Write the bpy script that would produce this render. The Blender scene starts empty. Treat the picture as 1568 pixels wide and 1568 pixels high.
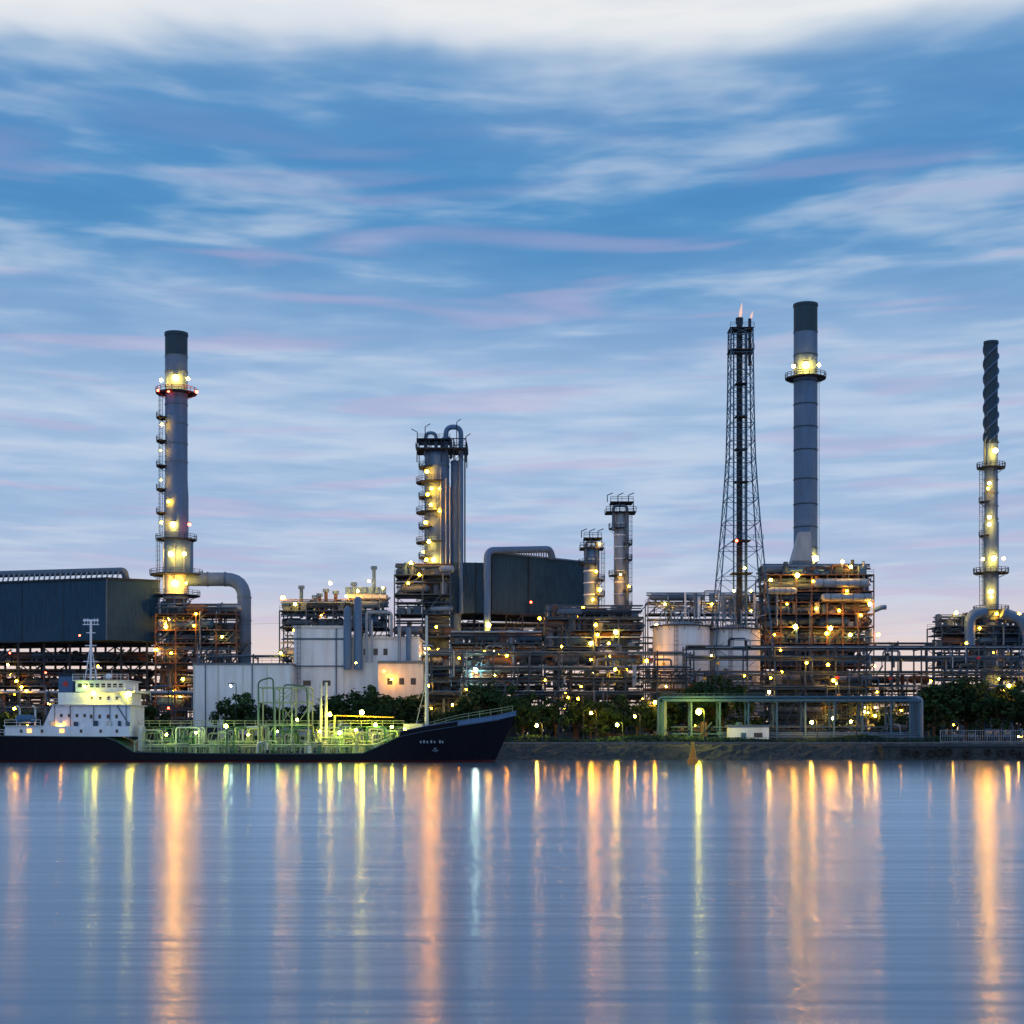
import bpy, math, random
from mathutils import Vector
R=random.Random(7)
F=2400.0; H=5.0; HY=1127.0; GZ=3.5
# surveying helpers: bearing / elevation readings + range in metres -> site metres
def X(px,D): return (px-784)*D/F
def Z(py,D): return H+(HY-py)*D/F
def lin(r,g,b):
    f=lambda c:((c/255+0.055)/1.055)**2.4 if c>10 else c/255/12.92
    return (f(r),f(g),f(b),1)
sc=bpy.context.scene
# ---------------------------------------------------------------- materials
def base(name):
    m=bpy.data.materials.new(name); m.use_nodes=True
    nt=m.node_tree; return m,nt,nt.nodes,nt.links,nt.nodes['Principled BSDF']
def paint(name,col,rough=.55,metal=0,var=.35,streak=True,scale=.6,dirt=(.05,.05,.055),spec=.35):
    m,nt,N,L,P=base(name)
    tc=N.new('ShaderNodeTexCoord'); mp=N.new('ShaderNodeMapping')
    mp.inputs['Scale'].default_value=(scale,scale,scale*(.15 if streak else 1))
    L.new(tc.outputs['Object'],mp.inputs[0])
    n=N.new('ShaderNodeTexNoise'); n.inputs['Scale'].default_value=1.6; n.inputs['Detail'].default_value=6; n.inputs['Roughness'].default_value=.65
    L.new(mp.outputs[0],n.inputs['Vector'])
    r=N.new('ShaderNodeValToRGB'); r.color_ramp.elements[0].position=.42; r.color_ramp.elements[1].position=.75
    r.color_ramp.elements[0].color=(0,0,0,1); r.color_ramp.elements[1].color=(var,var,var,1)
    L.new(n.outputs['Fac'],r.inputs[0])
    mx=N.new('ShaderNodeMix'); mx.data_type='RGBA'
    mx.inputs[6].default_value=(*col,1); mx.inputs[7].default_value=(dirt[0],dirt[1],dirt[2],1)
    L.new(r.outputs[0],mx.inputs[0]); L.new(mx.outputs[2],P.inputs['Base Color'])
    P.inputs['Roughness'].default_value=rough; P.inputs['Metallic'].default_value=metal; P.inputs['Specular IOR Level'].default_value=spec
    return m
M={}
M['stack']=paint('stack_steel',(.088,.185,.34),.6,.0,.4,dirt=(.05,.075,.11),spec=.2)
M['stackdark']=paint('stack_cap_soot',(.020,.060,.10),.6,0,.5,spec=.2)
M['steel']=paint('structural_steel',(.030,.072,.12),.6,0,.5,spec=.25)
M['dsteel']=paint('dark_steel',(.012,.028,.05),.6,0,.4,spec=.2)
M['pipe']=paint('pipe_grey',(.08,.14,.215),.5,0,.4)
M['lpipe']=paint('pipe_aluminium',(.23,.32,.42),.45,.1,.35)
M['bpipe']=paint('pipe_blue',(.035,.12,.25),.5,0,.4)
M['rust']=paint('rusty_steel',(.11,.068,.05),.7,0,.5)
M['grate']=paint('deck_grating',(.025,.04,.06),.7,0,.3,spec=.2)
M['white']=paint('white_paint',(.66,.77,.88),.55,0,.4,True,.35,(.28,.30,.32))
M['cream']=paint('cream_paint',(.53,.60,.62),.5,0,.4,True,.6,(.25,.21,.17))
M['yellow']=paint('yellow_paint',(.6,.38,.05),.5,0,.3)
M['hull']=paint('black_hull',(.004,.006,.013),.6,0,.4,True,.5,(.016,.014,.016),spec=.12)
M['red']=paint('red_oxide',(.09,.014,.016),.6,0,.4,spec=.1)
M['redp']=paint('red_paint',(.5,.03,.02),.5,0,.3)
M['green']=paint('deck_green',(.05,.16,.09),.6,0,.5)
M['gpipe']=paint('deck_pipe',(.34,.44,.30),.5,.1,.5)
M['conc']=paint('concrete',(.13,.15,.17),.85,0,.6,True,.5,spec=.1)
M['rock']=paint('stone_revetment',(.055,.068,.075),.95,0,.9,False,1.2,(.012,.016,.014),spec=.1)
M['soil']=paint('ground_gravel',(.05,.05,.045),.95,0,.7,False,.2,spec=.1)
M['rubber']=paint('rubber',(.015,.015,.015),.8,0,.3)
M['orange']=paint('buoy_orange',(.65,.25,.03),.5,0,.4)
M['bark']=paint('bark',(.06,.045,.03),.9,0,.5)
M['glass']=paint('window_glass',(.02,.03,.04),.1,0,.1,spec=.5)
M['bluep']=paint('jetty_blue_paint',(.045,.13,.225),.55,0,.4,spec=.2)
def clad(name,col):
    m,nt,N,L,P=base(name)
    tc=N.new('ShaderNodeTexCoord'); sp=N.new('ShaderNodeSeparateXYZ'); L.new(tc.outputs['Object'],sp.inputs[0])
    br=N.new('ShaderNodeTexNoise'); mp=N.new('ShaderNodeMapping'); mp.inputs['Scale'].default_value=(.5,.5,.06)
    L.new(tc.outputs['Object'],mp.inputs[0]); L.new(mp.outputs[0],br.inputs['Vector']); br.inputs['Detail'].default_value=6
    fl=N.new('ShaderNodeMath'); fl.operation='SNAP'; fl.inputs[1].default_value=3.1; L.new(sp.outputs[0],fl.inputs[0])
    fz=N.new('ShaderNodeMath'); fz.operation='SNAP'; fz.inputs[1].default_value=7.3; L.new(sp.outputs[2],fz.inputs[0])
    cb=N.new('ShaderNodeCombineXYZ'); L.new(fl.outputs[0],cb.inputs[0]); L.new(fz.outputs[0],cb.inputs[2])
    wn=N.new('ShaderNodeTexWhiteNoise'); L.new(cb.outputs[0],wn.inputs['Vector'])
    ad=N.new('ShaderNodeMath'); ad.operation='MULTIPLY_ADD'; ad.inputs[1].default_value=.16
    L.new(wn.outputs['Value'],ad.inputs[0]); L.new(br.outputs['Fac'],ad.inputs[2])
    r=N.new('ShaderNodeValToRGB'); r.color_ramp.elements[0].position=.3; r.color_ramp.elements[1].position=.85
    r.color_ramp.elements[0].color=(col[0]*.7,col[1]*.7,col[2]*.7,1); r.color_ramp.elements[1].color=(col[0]*1.3,col[1]*1.3,col[2]*1.25,1)
    L.new(ad.outputs[0],r.inputs[0]); L.new(r.outputs[0],P.inputs['Base Color'])
    w=N.new('ShaderNodeTexWave'); w.inputs['Scale'].default_value=.8; L.new(tc.outputs['Object'],w.inputs['Vector'])
    b=N.new('ShaderNodeBump'); b.inputs['Strength'].default_value=.3; b.inputs['Distance'].default_value=.06
    L.new(w.outputs['Fac'],b.inputs['Height']); L.new(b.outputs[0],P.inputs['Normal'])
    P.inputs['Roughness'].default_value=.65; P.inputs['Specular IOR Level'].default_value=.15
    return m
M['clad']=clad('blue_cladding',(.016,.058,.110))
M['clad2']=clad('grey_cladding',(.030,.07,.12))
def leaf():
    m,nt,N,L,P=base('foliage')
    tc=N.new('ShaderNodeTexCoord')
    n=N.new('ShaderNodeTexNoise'); n.inputs['Scale'].default_value=.9; L.new(tc.outputs['Object'],n.inputs['Vector'])
    r=N.new('ShaderNodeValToRGB'); r.color_ramp.elements[0].color=(.006,.020,.012,1); r.color_ramp.elements[1].color=(.026,.070,.026,1)
    r.color_ramp.elements[0].position=.35; r.color_ramp.elements[1].position=.7
    L.new(n.outputs['Fac'],r.inputs[0]); L.new(r.outputs[0],P.inputs['Base Color']); P.inputs['Roughness'].default_value=.9
    P.inputs['Specular IOR Level'].default_value=.15
    return m
M['leaf']=leaf()
def emis(key,col,s):
    m=bpy.data.materials.new('lamp_'+key); m.use_nodes=True; nt=m.node_tree; nt.nodes.clear()
    e=nt.nodes.new('ShaderNodeEmission'); o=nt.nodes.new('ShaderNodeOutputMaterial')
    e.inputs[0].default_value=(*col,1); e.inputs[1].default_value=s; nt.links.new(e.outputs[0],o.inputs[0]); M[key]=m
emis('L_or',(1,.32,.008),200); emis('L_wm',(1,.42,.04),220); emis('L_ye',(1,.70,.03),180)
emis('S_or',(1,.38,.012),480); emis('S_wm',(1,.48,.05),480); emis('S_ye',(1,.75,.04),480); emis('S_wh',(.75,1,.72),400)
emis('L_gr',(.75,1,.10),110); emis('L_rd',(1,.05,.02),45); emis('L_wh',(.75,1,.75),200); emis('flame',(1,.62,.52),1.0); emis('litwin',(1,.40,.12),3)
# ---------------------------------------------------------------- mesh builder
class B:
    def __init__(s,name): s.name=name; s.parts={}; s.part('body')
    def part(s,n):
        s.p=s.parts.setdefault(n,dict(v=[],f=[],m=[],s=[],mats=[])); return s
    def add(s,vs,fs,mat,sm=False):
        p=s.p; o=len(p['v']); p['v'].extend([tuple(v) for v in vs])
        if mat not in p['mats']: p['mats'].append(mat)
        mi=p['mats'].index(mat)
        for f in fs: p['f'].append(tuple(i+o for i in f)); p['m'].append(mi); p['s'].append(sm)
    def box(s,x0,x1,y0,y1,z0,z1,mat):
        if x0>x1:x0,x1=x1,x0
        if z0>z1:z0,z1=z1,z0
        v=[(x,y,z) for z in(z0,z1) for y in(y0,y1) for x in(x0,x1)]
        s.add(v,[(0,2,3,1),(4,5,7,6),(0,1,5,4),(2,6,7,3),(0,4,6,2),(1,3,7,5)],mat)
    def prism(s,pts,z0,z1,mat,top=None):
        n=len(pts); v=[(p[0],p[1],z0) for p in pts]+[(p[0],p[1],z1) for p in pts]
        s.add(v,[(i,(i+1)%n,n+(i+1)%n,n+i) for i in range(n)]+[tuple(range(n-1,-1,-1)),tuple(range(n,2*n))],mat)
    def cyl(s,p0,p1,r,mat,n=12,r2=None,cap=True,sm=True):
        p0=Vector(p0);p1=Vector(p1); d=p1-p0
        if d.length<1e-6:return
        d.normalize(); a=Vector((0,0,1)) if abs(d.z)<.9 else Vector((1,0,0))
        u=d.cross(a).normalized(); w=d.cross(u); r2=r if r2 is None else r2
        off=math.pi/4 if n==4 else 0
        v=[]
        for c,rr in((p0,r),(p1,r2)):
            for i in range(n):
                t=2*math.pi*i/n+off; v.append(c+u*math.cos(t)*rr+w*math.sin(t)*rr)
        s.add(v,[(i,(i+1)%n,n+(i+1)%n,n+i) for i in range(n)],mat,sm)
        if cap: s.add(v,[tuple(range(n-1,-1,-1)),tuple(range(n,2*n))],mat)
    def beam(s,p0,p1,w,mat): s.cyl(p0,p1,w*.7,mat,n=4,cap=False,sm=False)
    def tube(s,pts,r,mat,n=8,bend=0):
        P=[Vector(p) for p in pts]
        if bend>0:
            Q=[P[0]]
            for i in range(1,len(P)-1):
                a,b,c=P[i-1],P[i],P[i+1]
                l=min(bend,(a-b).length*.5,(c-b).length*.5)
                s0=b+(a-b).normalized()*l; s1=b+(c-b).normalized()*l
                for k in range(7):
                    t=k/6; Q.append(s0*(1-t)**2+b*2*t*(1-t)+s1*t*t)
            Q.append(P[-1]); P=Q
        u=None; rings=[]
        for i,p in enumerate(P):
            d=(P[min(i+1,len(P)-1)]-P[max(i-1,0)])
            if d.length<1e-6: continue
            d.normalize()
            if u is None:
                a=Vector((0,0,1)) if abs(d.z)<.9 else Vector((1,0,0)); u=d.cross(a).normalized()
            else: u=(u-d*u.dot(d)).normalized()
            w=d.cross(u); rings.append([p+u*math.cos(2*math.pi*k/n)*r+w*math.sin(2*math.pi*k/n)*r for k in range(n)])
        v=[q for g in rings for q in g]; f=[]
        for i in range(len(rings)-1):
            for k in range(n): f.append((i*n+k,i*n+(k+1)%n,(i+1)*n+(k+1)%n,(i+1)*n+k))
        s.add(v,f,mat,True)
        s.add(v,[tuple(range(n-1,-1,-1)),tuple(range(len(v)-n,len(v)))],mat)
    def sph(s,c,r,mat,n=8,m=6,zs=1):
        v=[];f=[]
        for j in range(m+1):
            ph=math.pi*j/m
            for i in range(n):
                t=2*math.pi*i/n; v.append((c[0]+r*math.sin(ph)*math.cos(t),c[1]+r*math.sin(ph)*math.sin(t),c[2]+r*zs*math.cos(ph)))
        for j in range(m):
            for i in range(n): f.append((j*n+i,j*n+(i+1)%n,(j+1)*n+(i+1)%n,(j+1)*n+i))
        s.add(v,f,mat,True)
    def bulb(s,c,r,key):
        v=[(c[0],c[1],c[2]-r)]; n=6
        for zz,rr in((-.45,.89),(.45,.89)):
            for i in range(n):
                t=2*math.pi*(i+(.5 if zz>0 else 0))/n; v.append((c[0]+r*rr*math.cos(t),c[1]+r*rr*math.sin(t),c[2]+r*zz))
        v.append((c[0],c[1],c[2]+r)); f=[]
        for i in range(n):
            j=(i+1)%n; f+=[(0,1+j,1+i),(1+i,1+j,7+i),(1+j,7+j,7+i),(7+i,7+j,13)]
        s.add(v,f,key,False)
    def lamp(s,px,py,D,key='L_wm',r=.42):
        r*=.92
        cur=s.p; s.part('lamps'); c=(X(px,D),D,Z(py,D))
        s.bulb(c,r,key); s.box(c[0]-r*.8,c[0]+r*.8,c[1]-r*.3,c[1]+r*.9,c[2]+r*1.05,c[2]+r*1.35,'dsteel'); s.p=cur
    def rail(s,pts,mat='steel',h=1.15,sp=2.2,w=.07):
        for a,b in zip(pts[:-1],pts[1:]):
            a=Vector(a);b=Vector(b); L=(b-a).length; n=max(1,int(L/sp))
            for k in range(n+1):
                q=a.lerp(b,k/n); s.beam(q,q+Vector((0,0,h)),w,mat)
            for hh in(h,h*.55): s.beam(a+Vector((0,0,hh)),b+Vector((0,0,hh)),w,mat)
    def ring(s,cx,cy,z,ri,ro,mat='grate',railm='steel',a0=0,a1=360,n=20,th=.25,w=.08):
        v=[];f=[]; full=(a1-a0)>=360
        for i in range(n+1):
            t=math.radians(a0+(a1-a0)*i/n); c,q=math.cos(t),math.sin(t)
            v+=[(cx+ri*c,cy+ri*q,z),(cx+ro*c,cy+ro*q,z),(cx+ro*c,cy+ro*q,z-th),(cx+ri*c,cy+ri*q,z-th)]
        for i in range(n):
            o=4*i
            for k in range(4): f.append((o+k,o+(k+1)%4,o+4+(k+1)%4,o+4+k))
        if not full: f+=[(0,1,2,3),(4*n+3,4*n+2,4*n+1,4*n)]
        s.add(v,f,mat)
        pts=[(cx+ro*math.cos(math.radians(a0+(a1-a0)*i/n)),cy+ro*math.sin(math.radians(a0+(a1-a0)*i/n)),z) for i in range(n+1)]
        s.rail(pts,railm,sp=5,w=w)
        for i in range(0,n+1,3):
            t=math.radians(a0+(a1-a0)*i/n); c,q=math.cos(t),math.sin(t)
            s.beam((cx+ri*c,cy+ri*q,z-1.4),(cx+ro*c,cy+ro*q,z-th),.1,railm)
    def ladder(s,x,y,z0,z1,mat='steel',cage=True,w=.6):
        for dx in(-w/2,w/2): s.beam((x+dx,y,z0),(x+dx,y,z1),.09,mat)
        z=z0
        while z<z1: s.beam((x-w/2,y,z),(x+w/2,y,z),.05,mat); z+=.5
        if cage:
            z=z0+2
            for dx,dy in((-.5,-.6),(.5,-.6),(0,-.85)): s.beam((x+dx,y+dy,z0+2),(x+dx,y+dy,z1),.05,mat)
            while z<z1:
                s.tube([(x-.4,y,z),(x-.5,y-.6,z),(x,y-.85,z),(x+.5,y-.6,z),(x+.4,y,z)],.04,mat,3); z+=1.2
    def frame(s,x0,x1,y0,y1,zs,nx,ny,w=.3,mat='steel',br=.35,rnd=None):
        rnd=rnd or R
        xs=[x0+(x1-x0)*i/nx for i in range(nx+1)]; ys=[y0+(y1-y0)*i/max(ny,1) for i in range(ny+1)]
        for x in xs:
            for y in ys: s.beam((x,y,zs[0]),(x,y,zs[-1]),w,mat)
        for z in zs[1:]:
            for y in ys: s.beam((x0,y,z),(x1,y,z),w*.85,mat)
            for x in xs: s.beam((x,y0,z),(x,y1,z),w*.85,mat)
        for a,b in zip(zs[:-1],zs[1:]):
            for i in range(nx):
                for y in (ys[0],ys[-1]):
                    q=rnd.random()
                    if q<br: 
                        s.beam((xs[i],y,a),(xs[i+1],y,b),w*.55,mat)
                        if q<br*.6: s.beam((xs[i+1],y,a),(xs[i],y,b),w*.55,mat)
    def done(s,origin=None):
        ps={k:p for k,p in s.parts.items() if p['v']}
        allv=[v for p in ps.values() for v in p['v']]
        xs=[v[0] for v in allv]; ys=[v[1] for v in allv]; zs=[v[2] for v in allv]
        o=Vector(origin) if origin else Vector(((min(xs)+max(xs))/2,(min(ys)+max(ys))/2,min(zs)))
        root=None
        if len(ps)>1:
            root=bpy.data.objects.new(s.name,None); root.location=o; sc.collection.objects.link(root)
        for k,p in ps.items():
            nm=s.name if root is None else k
            me=bpy.data.meshes.new(nm); me.from_pydata([(v[0]-o.x,v[1]-o.y,v[2]-o.z) for v in p['v']],[],p['f'])
            for mm in p['mats']: me.materials.append(M[mm])
            me.polygons.foreach_set('material_index',p['m']); me.polygons.foreach_set('use_smooth',p['s']); me.update()
            ob=bpy.data.objects.new(nm,me); sc.collection.objects.link(ob)
            if root: ob.parent=root
            else: ob.location=o
        return root
def equip(b,x0,x1,y0,y1,z,h,rnd,dens=1.0,mats=('pipe','pipe','lpipe','steel','rust','bpipe','dsteel')):
    """fill one deck with drums, exchangers, vessels and pipework"""
    x=x0+.5
    while x<x1-1.5:
        q=rnd.random(); yy=rnd.uniform(y0+1,y1-1); m=rnd.choice(mats)
        if q<.18*dens:
            L=min(rnd.uniform(3,6),x1-x); r=min(rnd.uniform(.6,1.2),h*.3)
            b.cyl((x,yy,z+r+.5),(x+L,yy,z+r+.5),r,m); b.sph((x,yy,z+r+.5),r,m); b.sph((x+L,yy,z+r+.5),r,m)
            b.box(x+.5,x+.9,yy-r*.7,yy+r*.7,z,z+.7,'conc'); b.box(x+L-.9,x+L-.5,yy-r*.7,yy+r*.7,z,z+.7,'conc'); x+=L+.5
        elif q<.4*dens:
            r=rnd.uniform(.4,.9); hh=min(rnd.uniform(2,4.5),h*.95)
            b.cyl((x+r,yy,z),(x+r,yy,z+hh),r,m); b.sph((x+r,yy,z+hh),r,m,zs=.5); x+=2*r+.4
        elif q<.6*dens:
            w=rnd.uniform(.8,2.2); b.box(x,x+w,yy-.6,yy+.6,z,z+rnd.uniform(.8,2),m); x+=w+.5
        elif q<.85:
            r=rnd.uniform(.12,.3); hh=rnd.uniform(.5,.95)*h; L=rnd.uniform(1.5,5)
            b.tube([(x,yy,z),(x,yy,z+hh),(min(x+L,x1),yy,z+hh),(min(x+L,x1),yy+rnd.uniform(-2,2),z+hh*rnd.random())],r,m,6,.5); x+=rnd.uniform(.6,1.5)
        else:
            b.beam((x,y0,z),(x+min(h,4),y0,z+h),.25,'steel'); b.beam((x,y0+.8,z),(x+min(h,4),y0+.8,z+h),.25,'steel'); x+=1.5
    for k in range(int(3*dens)+1):
        r=rnd.uniform(.1,.28); zz=z+rnd.uniform(.35,.92)*h; yy=rnd.uniform(y0-.3,y1)
        b.cyl((x0,yy,zz),(x1,yy,zz),r,rnd.choice(mats),6)
def unit(name,px0,px1,D,dep,pys,seed,nx=None,lamps=(),w=.3,dens=1.0,frame='steel',extra=None,mats=None,lampr=.4,nl=3):
    """open steel process structure standing on the ground"""
    rnd=random.Random(seed); b=B(name); x0,x1=X(px0,D),X(px1,D)
    zs=[GZ]+sorted(Z(p,D) for p in pys); nx=nx or max(1,int((x1-x0)/6)); ny=max(1,int(dep/7))
    b.part('steel_frame'); b.frame(x0,x1,D,D+dep,zs,nx,ny,w,frame,.4,rnd)
    b.part('decks')
    for z in zs[1:]:
        b.box(x0,x1,D+.02,D+dep-.02,z+.02,z+.14,'grate'); b.rail([(x0,D,z+.14),(x1,D,z+.14)]); b.rail([(x0,D+dep,z+.14),(x1,D+dep,z+.14)])
    b.part('equipment')
    kw={} if mats is None else dict(mats=mats)
    for i,z in enumerate(zs):
        h=(zs[i+1]-z) if i<len(zs)-1 else 3.2
        for yy in range(max(1,int(dep/5))):
            y0=D+yy*5+.4; equip(b,x0,x1,y0,min(y0+4.5,D+dep),z+.14 if i else z,h,rnd,dens,**kw)
    for k in range(int((x1-x0)/5)):
        x=rnd.uniform(x0,x1); i=rnd.randrange(0,len(zs)-1); j=rnd.randrange(i+1,len(zs)); b.cyl((x,D-.4,zs[i]),(x,D-.4,zs[j]+rnd.uniform(-1,1.5)),rnd.choice([.12,.2,.3]),rnd.choice(['pipe','lpipe','bpipe','steel']),6)
    for l in lamps: b.lamp(l[0],l[1],D-.8,l[2] if len(l)>2 else 'L_wm',l[3] if len(l)>3 else lampr)
    for k in range(nl):
        i=rnd.randrange(0,len(zs)-1) if len(zs)>2 else 0
        b.lamp(rnd.uniform(px0+4,px1-4),HY-((zs[i]+zs[i+1])/2+rnd.uniform(0,1)-H)*F/D,D-rnd.choice([.7,-2.5]),rnd.choice(['L_or','L_or','L_wm']),rnd.uniform(.17,.28))
    if extra: extra(b,rnd)
    return b.done()
# ---------------------------------------------------------------- ground, water, quay
b=B('ground'); b.add([(-4000,334,GZ),(4000,334,GZ),(4000,9000,GZ),(-4000,9000,GZ)],[(0,1,2,3)],'soil'); b.done()
def water():
    m=bpy.data.materials.new('river_water'); m.use_nodes=True; nt=m.node_tree; N=nt.nodes; L=nt.links; N.clear()
    out=N.new('ShaderNodeOutputMaterial'); tc=N.new('ShaderNodeTexCoord'); sp=N.new('ShaderNodeSeparateXYZ'); L.new(tc.outputs['Object'],sp.inputs[0])
    def noise(sx,sy,det,rough,dist=0,rot=.01):
        mp=N.new('ShaderNodeMapping'); mp.inputs['Scale'].default_value=(sx,sy,1); mp.inputs['Rotation'].default_value=(0,0,rot)
        L.new(tc.outputs['Object'],mp.inputs[0]); n=N.new('ShaderNodeTexNoise'); n.inputs['Scale'].default_value=1
        n.inputs['Detail'].default_value=det; n.inputs['Roughness'].default_value=rough; n.inputs['Distortion'].default_value=dist
        L.new(mp.outputs[0],n.inputs['Vector']); return n
    def ramp(y0,y1,a,c):  # river is calmer toward the far quay
        r=N.new('ShaderNodeMapRange'); r.interpolation_type='SMOOTHSTEP'; L.new(sp.outputs[1],r.inputs[0])
        for i,q in enumerate((y0,y1,a,c)): r.inputs[i+1].default_value=q
        return r.outputs[0]
    a=noise(.006,.045,2,.5); a2=noise(.022,.20,2,.5,0,-.01); c=noise(.11,.8,1,.5,0); d=noise(.3,2.2,1,.5)
    def bump(n,st,dist,prev=None):
        q=N.new('ShaderNodeBump'); q.inputs['Distance'].default_value=dist
        if isinstance(st,float): q.inputs['Strength'].default_value=st
        else: L.new(st,q.inputs['Strength'])
        L.new(n.outputs['Fac'],q.inputs['Height'])
        if prev: L.new(prev.outputs[0],q.inputs['Normal'])
        return q
    b1=bump(a,ramp(100,300,1,.45),.25); b1=bump(a2,ramp(60,230,1,.15),.09,b1); b2=bump(c,ramp(32,95,1,.0),.040,b1); b3=bump(d,ramp(28,50,1,.0),.010,b2)
    g=N.new('ShaderNodeBsdfAnisotropic'); g.distribution='GGX'; L.new(ramp(60,290,.235,.10),g.inputs['Roughness'])
    g.inputs['Anisotropy'].default_value=.5; g.inputs['Color'].default_value=(.82,.92,1,1)
    tg=N.new('ShaderNodeCombineXYZ'); tg.inputs[0].default_value=1; L.new(tg.outputs[0],g.inputs['Tangent']); L.new(b3.outputs[0],g.inputs['Normal'])
    df=N.new('ShaderNodeBsdfDiffuse'); df.inputs['Color'].default_value=(.03,.10,.20,1)
    fr=N.new('ShaderNodeFresnel'); fr.inputs['IOR'].default_value=1.9; L.new(b2.outputs[0],fr.inputs['Normal'])
    mx=N.new('ShaderNodeMixShader'); L.new(fr.outputs[0],mx.inputs[0]); L.new(df.outputs[0],mx.inputs[1]); L.new(g.outputs[0],mx.inputs[2])
    L.new(mx.outputs[0],out.inputs[0]); return m
M['water']=water()
b=B('river_water'); b.add([(-4000,-600,0),(4000,-600,0),(4000,333,0),(-4000,333,0)],[(0,1,2,3)],'water'); b.done(origin=(0,0,0))
b=B('quay_wall'); b.part('revetment')
nn=840; v=[];f=[]
prof=[(328,-1),(329,.2),(329.9,.9),(330.7,1.6),(331.5,2.2),(332.2,2.8),(333,3.2),(334.2,GZ+.02)]
for i in range(nn+1):
    for (yy,zz) in prof:
        v.append((-420+840*i/nn+R.uniform(-.3,.3),yy+R.uniform(-.4,.4),zz+(R.uniform(-.3,.3) if zz<3.3 else 0)))
k=len(prof)
for i in range(nn):
    for j in range(k-1): f.append((i*k+j,(i+1)*k+j,(i+1)*k+j+1,i*k+j+1))
b.add(v,f,'rock'); b.part('coping'); b.box(-420,420,333.6,334.6,GZ-.5,GZ+.25,'conc'); b.done()
b=B('quay_railing'); b.rail([(-150,334.9,GZ),(X(1430,335),334.9,GZ)],'steel',1.2,2.5,.08); b.done()
b=B('waterfront_fence')
x0,x1=X(1440,335),X(1640,335)
xx=x0
while xx<x1:
    b.beam((xx,335,GZ),(xx,335,GZ+2.8),.14,'lpipe'); 
    for q in range(1,5): b.beam((xx+q*.5,335,GZ+.2),(xx+q*.5,335,GZ+2.7),.06,'lpipe')
    xx+=2.5
for zz in(.3,1.5,2.7): b.beam((x0,335,GZ+zz),(x1,335,GZ+zz),.09,'lpipe')
b.done()
b=B('dock_wall'); D=327
b.part('wall'); b.box(X(1352,D),X(1720,D),327,333.5,-1,2.6,'rock'); b.part('deck_edge'); b.box(X(1350,D),X(1722,D),326.7,333.6,2.6,3.0,'dsteel')
b.part('tyre_fenders')
for i in range(14):
    cx=X(1385+i*R.uniform(15,20),D); cz=1.5+R.uniform(-.4,.3); rr=R.uniform(.5,.75)
    b.tube([(cx+rr*math.cos(t*math.pi/6),326.5,cz+rr*math.sin(t*math.pi/6)) for t in range(13)],.25,'rubber',6)
b.done()
# ---------------------------------------------------------------- left clad building on legs
def fp(pts): return [(X(p,D),D) for p,D in pts]
b=B('clad_boiler_house')
b.part('walls'); foot=fp([(-90,412),(163,395),(243,402),(228,425),(-90,440)]); zb,zt=Z(980,395),Z(887,395)
b.prism(foot,zb,zt,'clad')
b.part('roof'); b.prism([(foot[0][0]-.3,foot[0][1]-.3),(foot[1][0],foot[1][1]-.4),(foot[2][0]+.5,foot[2][1]-.2),(foot[3][0]+.4,foot[3][1]+.3),(foot[4][0]-.3,foot[4][1]+.3)],zt,zt+.5,'dsteel')
b.part('corner_trim')
for q in foot[1:3]: b.box(q[0]-.15,q[0]+.15,q[1]-.2,q[1]+.1,zb,zt,'pipe')
for t in(.25,.5,.75):
    q=Vector((*foot[0],0)).lerp(Vector((*foot[1],0)),t); b.box(q.x-.08,q.x+.08,q.y-.08,q.y+.2,zb,zt,'dsteel')
b.part('roof_pipe'); z=Z(874,402)
b.tube([(X(-90,415),415,z),(X(190,402),402,z),(X(193,402),403,zt)],.9,'pipe',10,.8)
for i in range(34):
    t=i/34; q=Vector((X(-80,414),414,0)).lerp(Vector((X(188,402),402,0)),t); b.cyl((q.x,q.y-.9,zt+.4),(q.x+.6,q.y-.9,z-.2),.22,'lpipe',6)
b.part('steel_legs')
rnd=random.Random(3)
zs=[GZ,Z(1090,400),Z(1050,400),Z(1012,400),zb]
b.frame(X(-90,404),X(225,404),404,424,zs,8,2,.5,'dsteel',.6,rnd)
for i,zz in enumerate(zs[1:4]):
    b.box(X(-90,404),X(225,404),404,424,zz,zz+.15,'grate')
    for yy in(405,412,418): equip(b,X(-90,404),X(225,404),yy,yy+5,zz,5 if i<2 else 3.2,rnd,1,('dsteel','steel','steel','rust'))
    b.rail([(X(-90,404),404,zz+.1),(X(225,404),404,zz+.1)],'dsteel')
for l in [(25,1043,'L_or'),(33,1052,'L_or'),(75,1078,'L_wm'),(238,995,'L_or'),(15,1000,'L_rd',.25),(12,1018,'L_wm',.3),(70,1030,'L_rd',.25),(150,1020,'L_or',.3),(205,1100,'S_or',.35),(185,1045,'L_or',.22)]: b.lamp(l[0],l[1],402.5,l[2],l[3] if len(l)>3 else .4)
b.done()
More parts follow.
